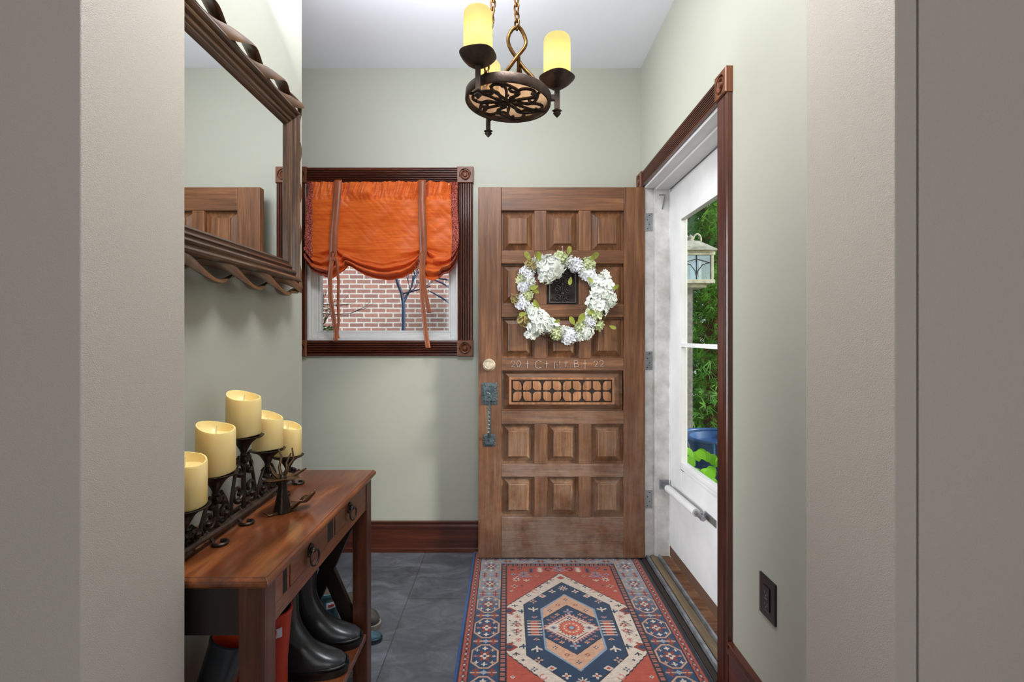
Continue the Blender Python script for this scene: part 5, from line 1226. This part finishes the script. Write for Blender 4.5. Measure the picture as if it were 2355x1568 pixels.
m.add([(cxp-e_, yp-e_, z1_+.02), (cxp+e_, yp-e_, z1_+.02), (cxp+e_, yp+e_, z1_+.02), (cxp-e_, yp+e_, z1_+.02), (cxp-ti, yp-ti, zt_), (cxp+ti, yp-ti, zt_), (cxp+ti, yp+ti, zt_), (cxp-ti, yp+ti, zt_)], [(0, 3, 2, 1), (4, 5, 6, 7), (0, 1, 5, 4), (1, 2, 6, 5), (2, 3, 7, 6), (3, 0, 4, 7)])
m.lathe([(.04, 0), (.02, .02), (.03, .035), (.012, .05), (.002, .06)], (cxp, yp, zt_), 14); build('lantern_roof', m, M['lantern'], lp_)
m = MB()
for s_ in (-1, 1): m.tube([(cxp+s_*(.02+.035*(1-math.cos(a)*.9)), yp, zt_+.02+.045*math.sin(a)) for a in np.linspace(0, 4.6, 16)], .008, 8)
build('scroll_top', m, M['lantern'], lp_, smooth=60)
m = MB(); m.box((cxp-hw, yp-hw-.002, z0_+.01), (cxp+hw, yp-hw+.002, z1_-.01)); m.box((cxp-hw-.002, yp-hw, z0_+.01), (cxp-hw+.002, yp+hw, z1_-.01)); m.box((cxp-hw, yp+hw-.002, z0_+.01), (cxp+hw, yp+hw+.002, z1_-.01)); build('lantern_glass', m, M['milk'], lp_)
m = MB(); yf = yp-hw-.006; zc = (z0_+z1_)/2
m.tube([(cxp, yf, z0_), (cxp, yf, z1_)], .004, 5)
for s_ in (-1, 1):
    m.tube([(cxp+s_*hw, yf, zc+.03), (cxp, yf, zc+.065), (cxp, yf, zc+.065)], .003, 5); m.tube([(cxp, yf, zc-.08)]+[(cxp+s_*.09*math.sin(a), yf, zc+.02-.09*math.cos(a)*1.0+.0) for a in ()]+[(cxp+s_*.012, yf, zc-.03), (cxp+s_*.05, yf, zc+.02), (cxp+s_*.11, yf, zc+.035)], .003, 5)
build('lead_cames', m, M['lead'], lp_)
# blue pot on a blue stand
yb_ = 3.45; bp = thing('blue_planter', 'round blue planter standing in a blue metal frame outside the storm door', 'planter', (px(1640, yb_), yb_, -.6))
bx = px(1652, yb_); zt_ = pz(1004, yb_)
m = MB(); m.lathe([(.12, -.60-zt_+.0), (.13, -.5), (.17, -.3), (.195, -.07), (.205, -.05), (.215, -.03), (.215, 0), (.195, 0), (.185, -.05), (.001, -.06)], (bx, yb_, zt_), 40); build('pot', m, M['blue'], bp, smooth=45)
m = MB(); zf = pz(1020, 3.22)
m.tube([(bx+.26*math.cos(a), yb_+.26*math.sin(a), zf) for a in np.linspace(0, 2*PI, 41)[:-1]], .014, 8, closed=True)
m.tube([(bx+.25*math.cos(a), yb_+.25*math.sin(a), zf-.20) for a in np.linspace(0, 2*PI, 41)[:-1]], .012, 8, closed=True)
for k in range(8):
    a = k*PI/4+.25; m.tube([(bx+.265*math.cos(a), yb_+.265*math.sin(a), zf), (bx+.25*math.cos(a), yb_+.25*math.sin(a), zf-.2), (bx+.23*math.cos(a), yb_+.23*math.sin(a), -.59)], .014, 8)
build('stand', m, M['blue'], bp, smooth=45)
hs = thing('hosta_plant', 'bright lime green leafy plant low outside the storm door glass', 'plant', (1.24, 2.93, -.6))
m = MB(); rnd = random.Random(4)
for k in range(90):
    a = rnd.uniform(0, 6.28); r = rnd.uniform(.03, .19); zz = pz(1088, 2.93)-.02+rnd.uniform(-.12, .10)-r*.1
    c = Vector((1.24+r*math.cos(a), 2.93+r*math.sin(a), zz)); petal(m, c, Vector((rnd.uniform(-.5, .5)-.2, -.8, .9)), Vector((math.cos(a), math.sin(a), .2)), .075, .065, .1)
build('leaves', m, M['hosta'], hs, smooth=60, fix=False, sub=1)
m = MB()
for k in range(12):
    a = k*.52; m.tube([(1.24, 2.93, -.6), (1.24+.08*math.cos(a), 2.93+.08*math.sin(a), pz(1110, 2.93)-.08)], .006, 5)
build('stems', m, M['shrub'], hs)
# conifers behind the lantern
def conifer(label, x, y, h0, w, seed, mat, n, trunkmat=None):
    rnd = random.Random(seed); t_ = thing('cedar_tree', label, 'tree', (x, y, -.6)); m = MB()
    m.tube([(x, y, -.6), (x+.05, y, 1), (x-.03, y+.05, h0*.9)], [.09, .07, .03], 8); build('trunk', m, trunkmat or M['bark_red'], t_, smooth=60)
    m = MB(); f = MB()
    nb = int(n/60)
    for k in range(nb):
        z = -.3+(h0+.3)*k/nb; a = k*2.4+rnd.uniform(-.3, .3); L = w*(1-.35*k/nb)*rnd.uniform(.7, 1.1); d = Vector((math.cos(a), math.sin(a), .12))
        p = Vector((x, y, z)); q = p+d*L; mid = p.lerp(q, .5)+Vector((0, 0, .08)); m.tube([p, mid, q], [.016, .011, .005], 5)
        for j in range(60):
            s_ = rnd.uniform(.15, 1.05); c = p.lerp(q, s_)+Vector((rnd.gauss(0, .075), rnd.gauss(0, .075), rnd.gauss(0, .07)+.06*math.sin(PI*min(1, s_))))
            dd = (d*.7+Vector((rnd.uniform(-1, 1), rnd.uniform(-1, 1), rnd.uniform(-1.1, .4)))*.9).normalized(); sd_ = dd.orthogonal().normalized(); l = rnd.uniform(.06, .15)
            sd_ = Matrix.Rotation(rnd.uniform(0, 6), 3, dd) @ sd_
            for q2 in (-1, 0, 1):
                d3 = (dd+sd_*.45*q2).normalized(); w_ = l*.075
                f.add([c-sd_*w_, c+sd_*w_, c+d3*l+sd_*w_*.4, c+d3*l-sd_*w_*.4], [(0, 1, 2, 3)])
    build('branches', m, M['bark_red'], t_, smooth=60); build('foliage', f, mat, t_, fix=False)
conifer('dark green cedar right behind the porch lantern', 2.25, 5.35, 3.1, .72, 21, M['cedar'], 7000)
conifer('darker cedar further back behind the lantern post', 3.3, 7.9, 4.2, 1.3, 22, M['cedar_dark'], 6000)
conifer('cedar beyond the blue planter at the right of the door glass', 3.95, 5.6, 3.0, .74, 23, M['cedar'], 6000)
# repeats share a group
for o in bpy.data.objects:
    if o.parent is None and 'category' in o:
        k = o.name.split('.')[0]
        g = {'pillar_candle': 'pillar candles on the iron holder', 'rain_boot': 'rain boots under and behind the console table',
             'leather_shoe': 'grey shoes beyond the console table', 'cedar_tree': 'cedars outside the storm door'}.get(k)
        if g: o['group'] = g
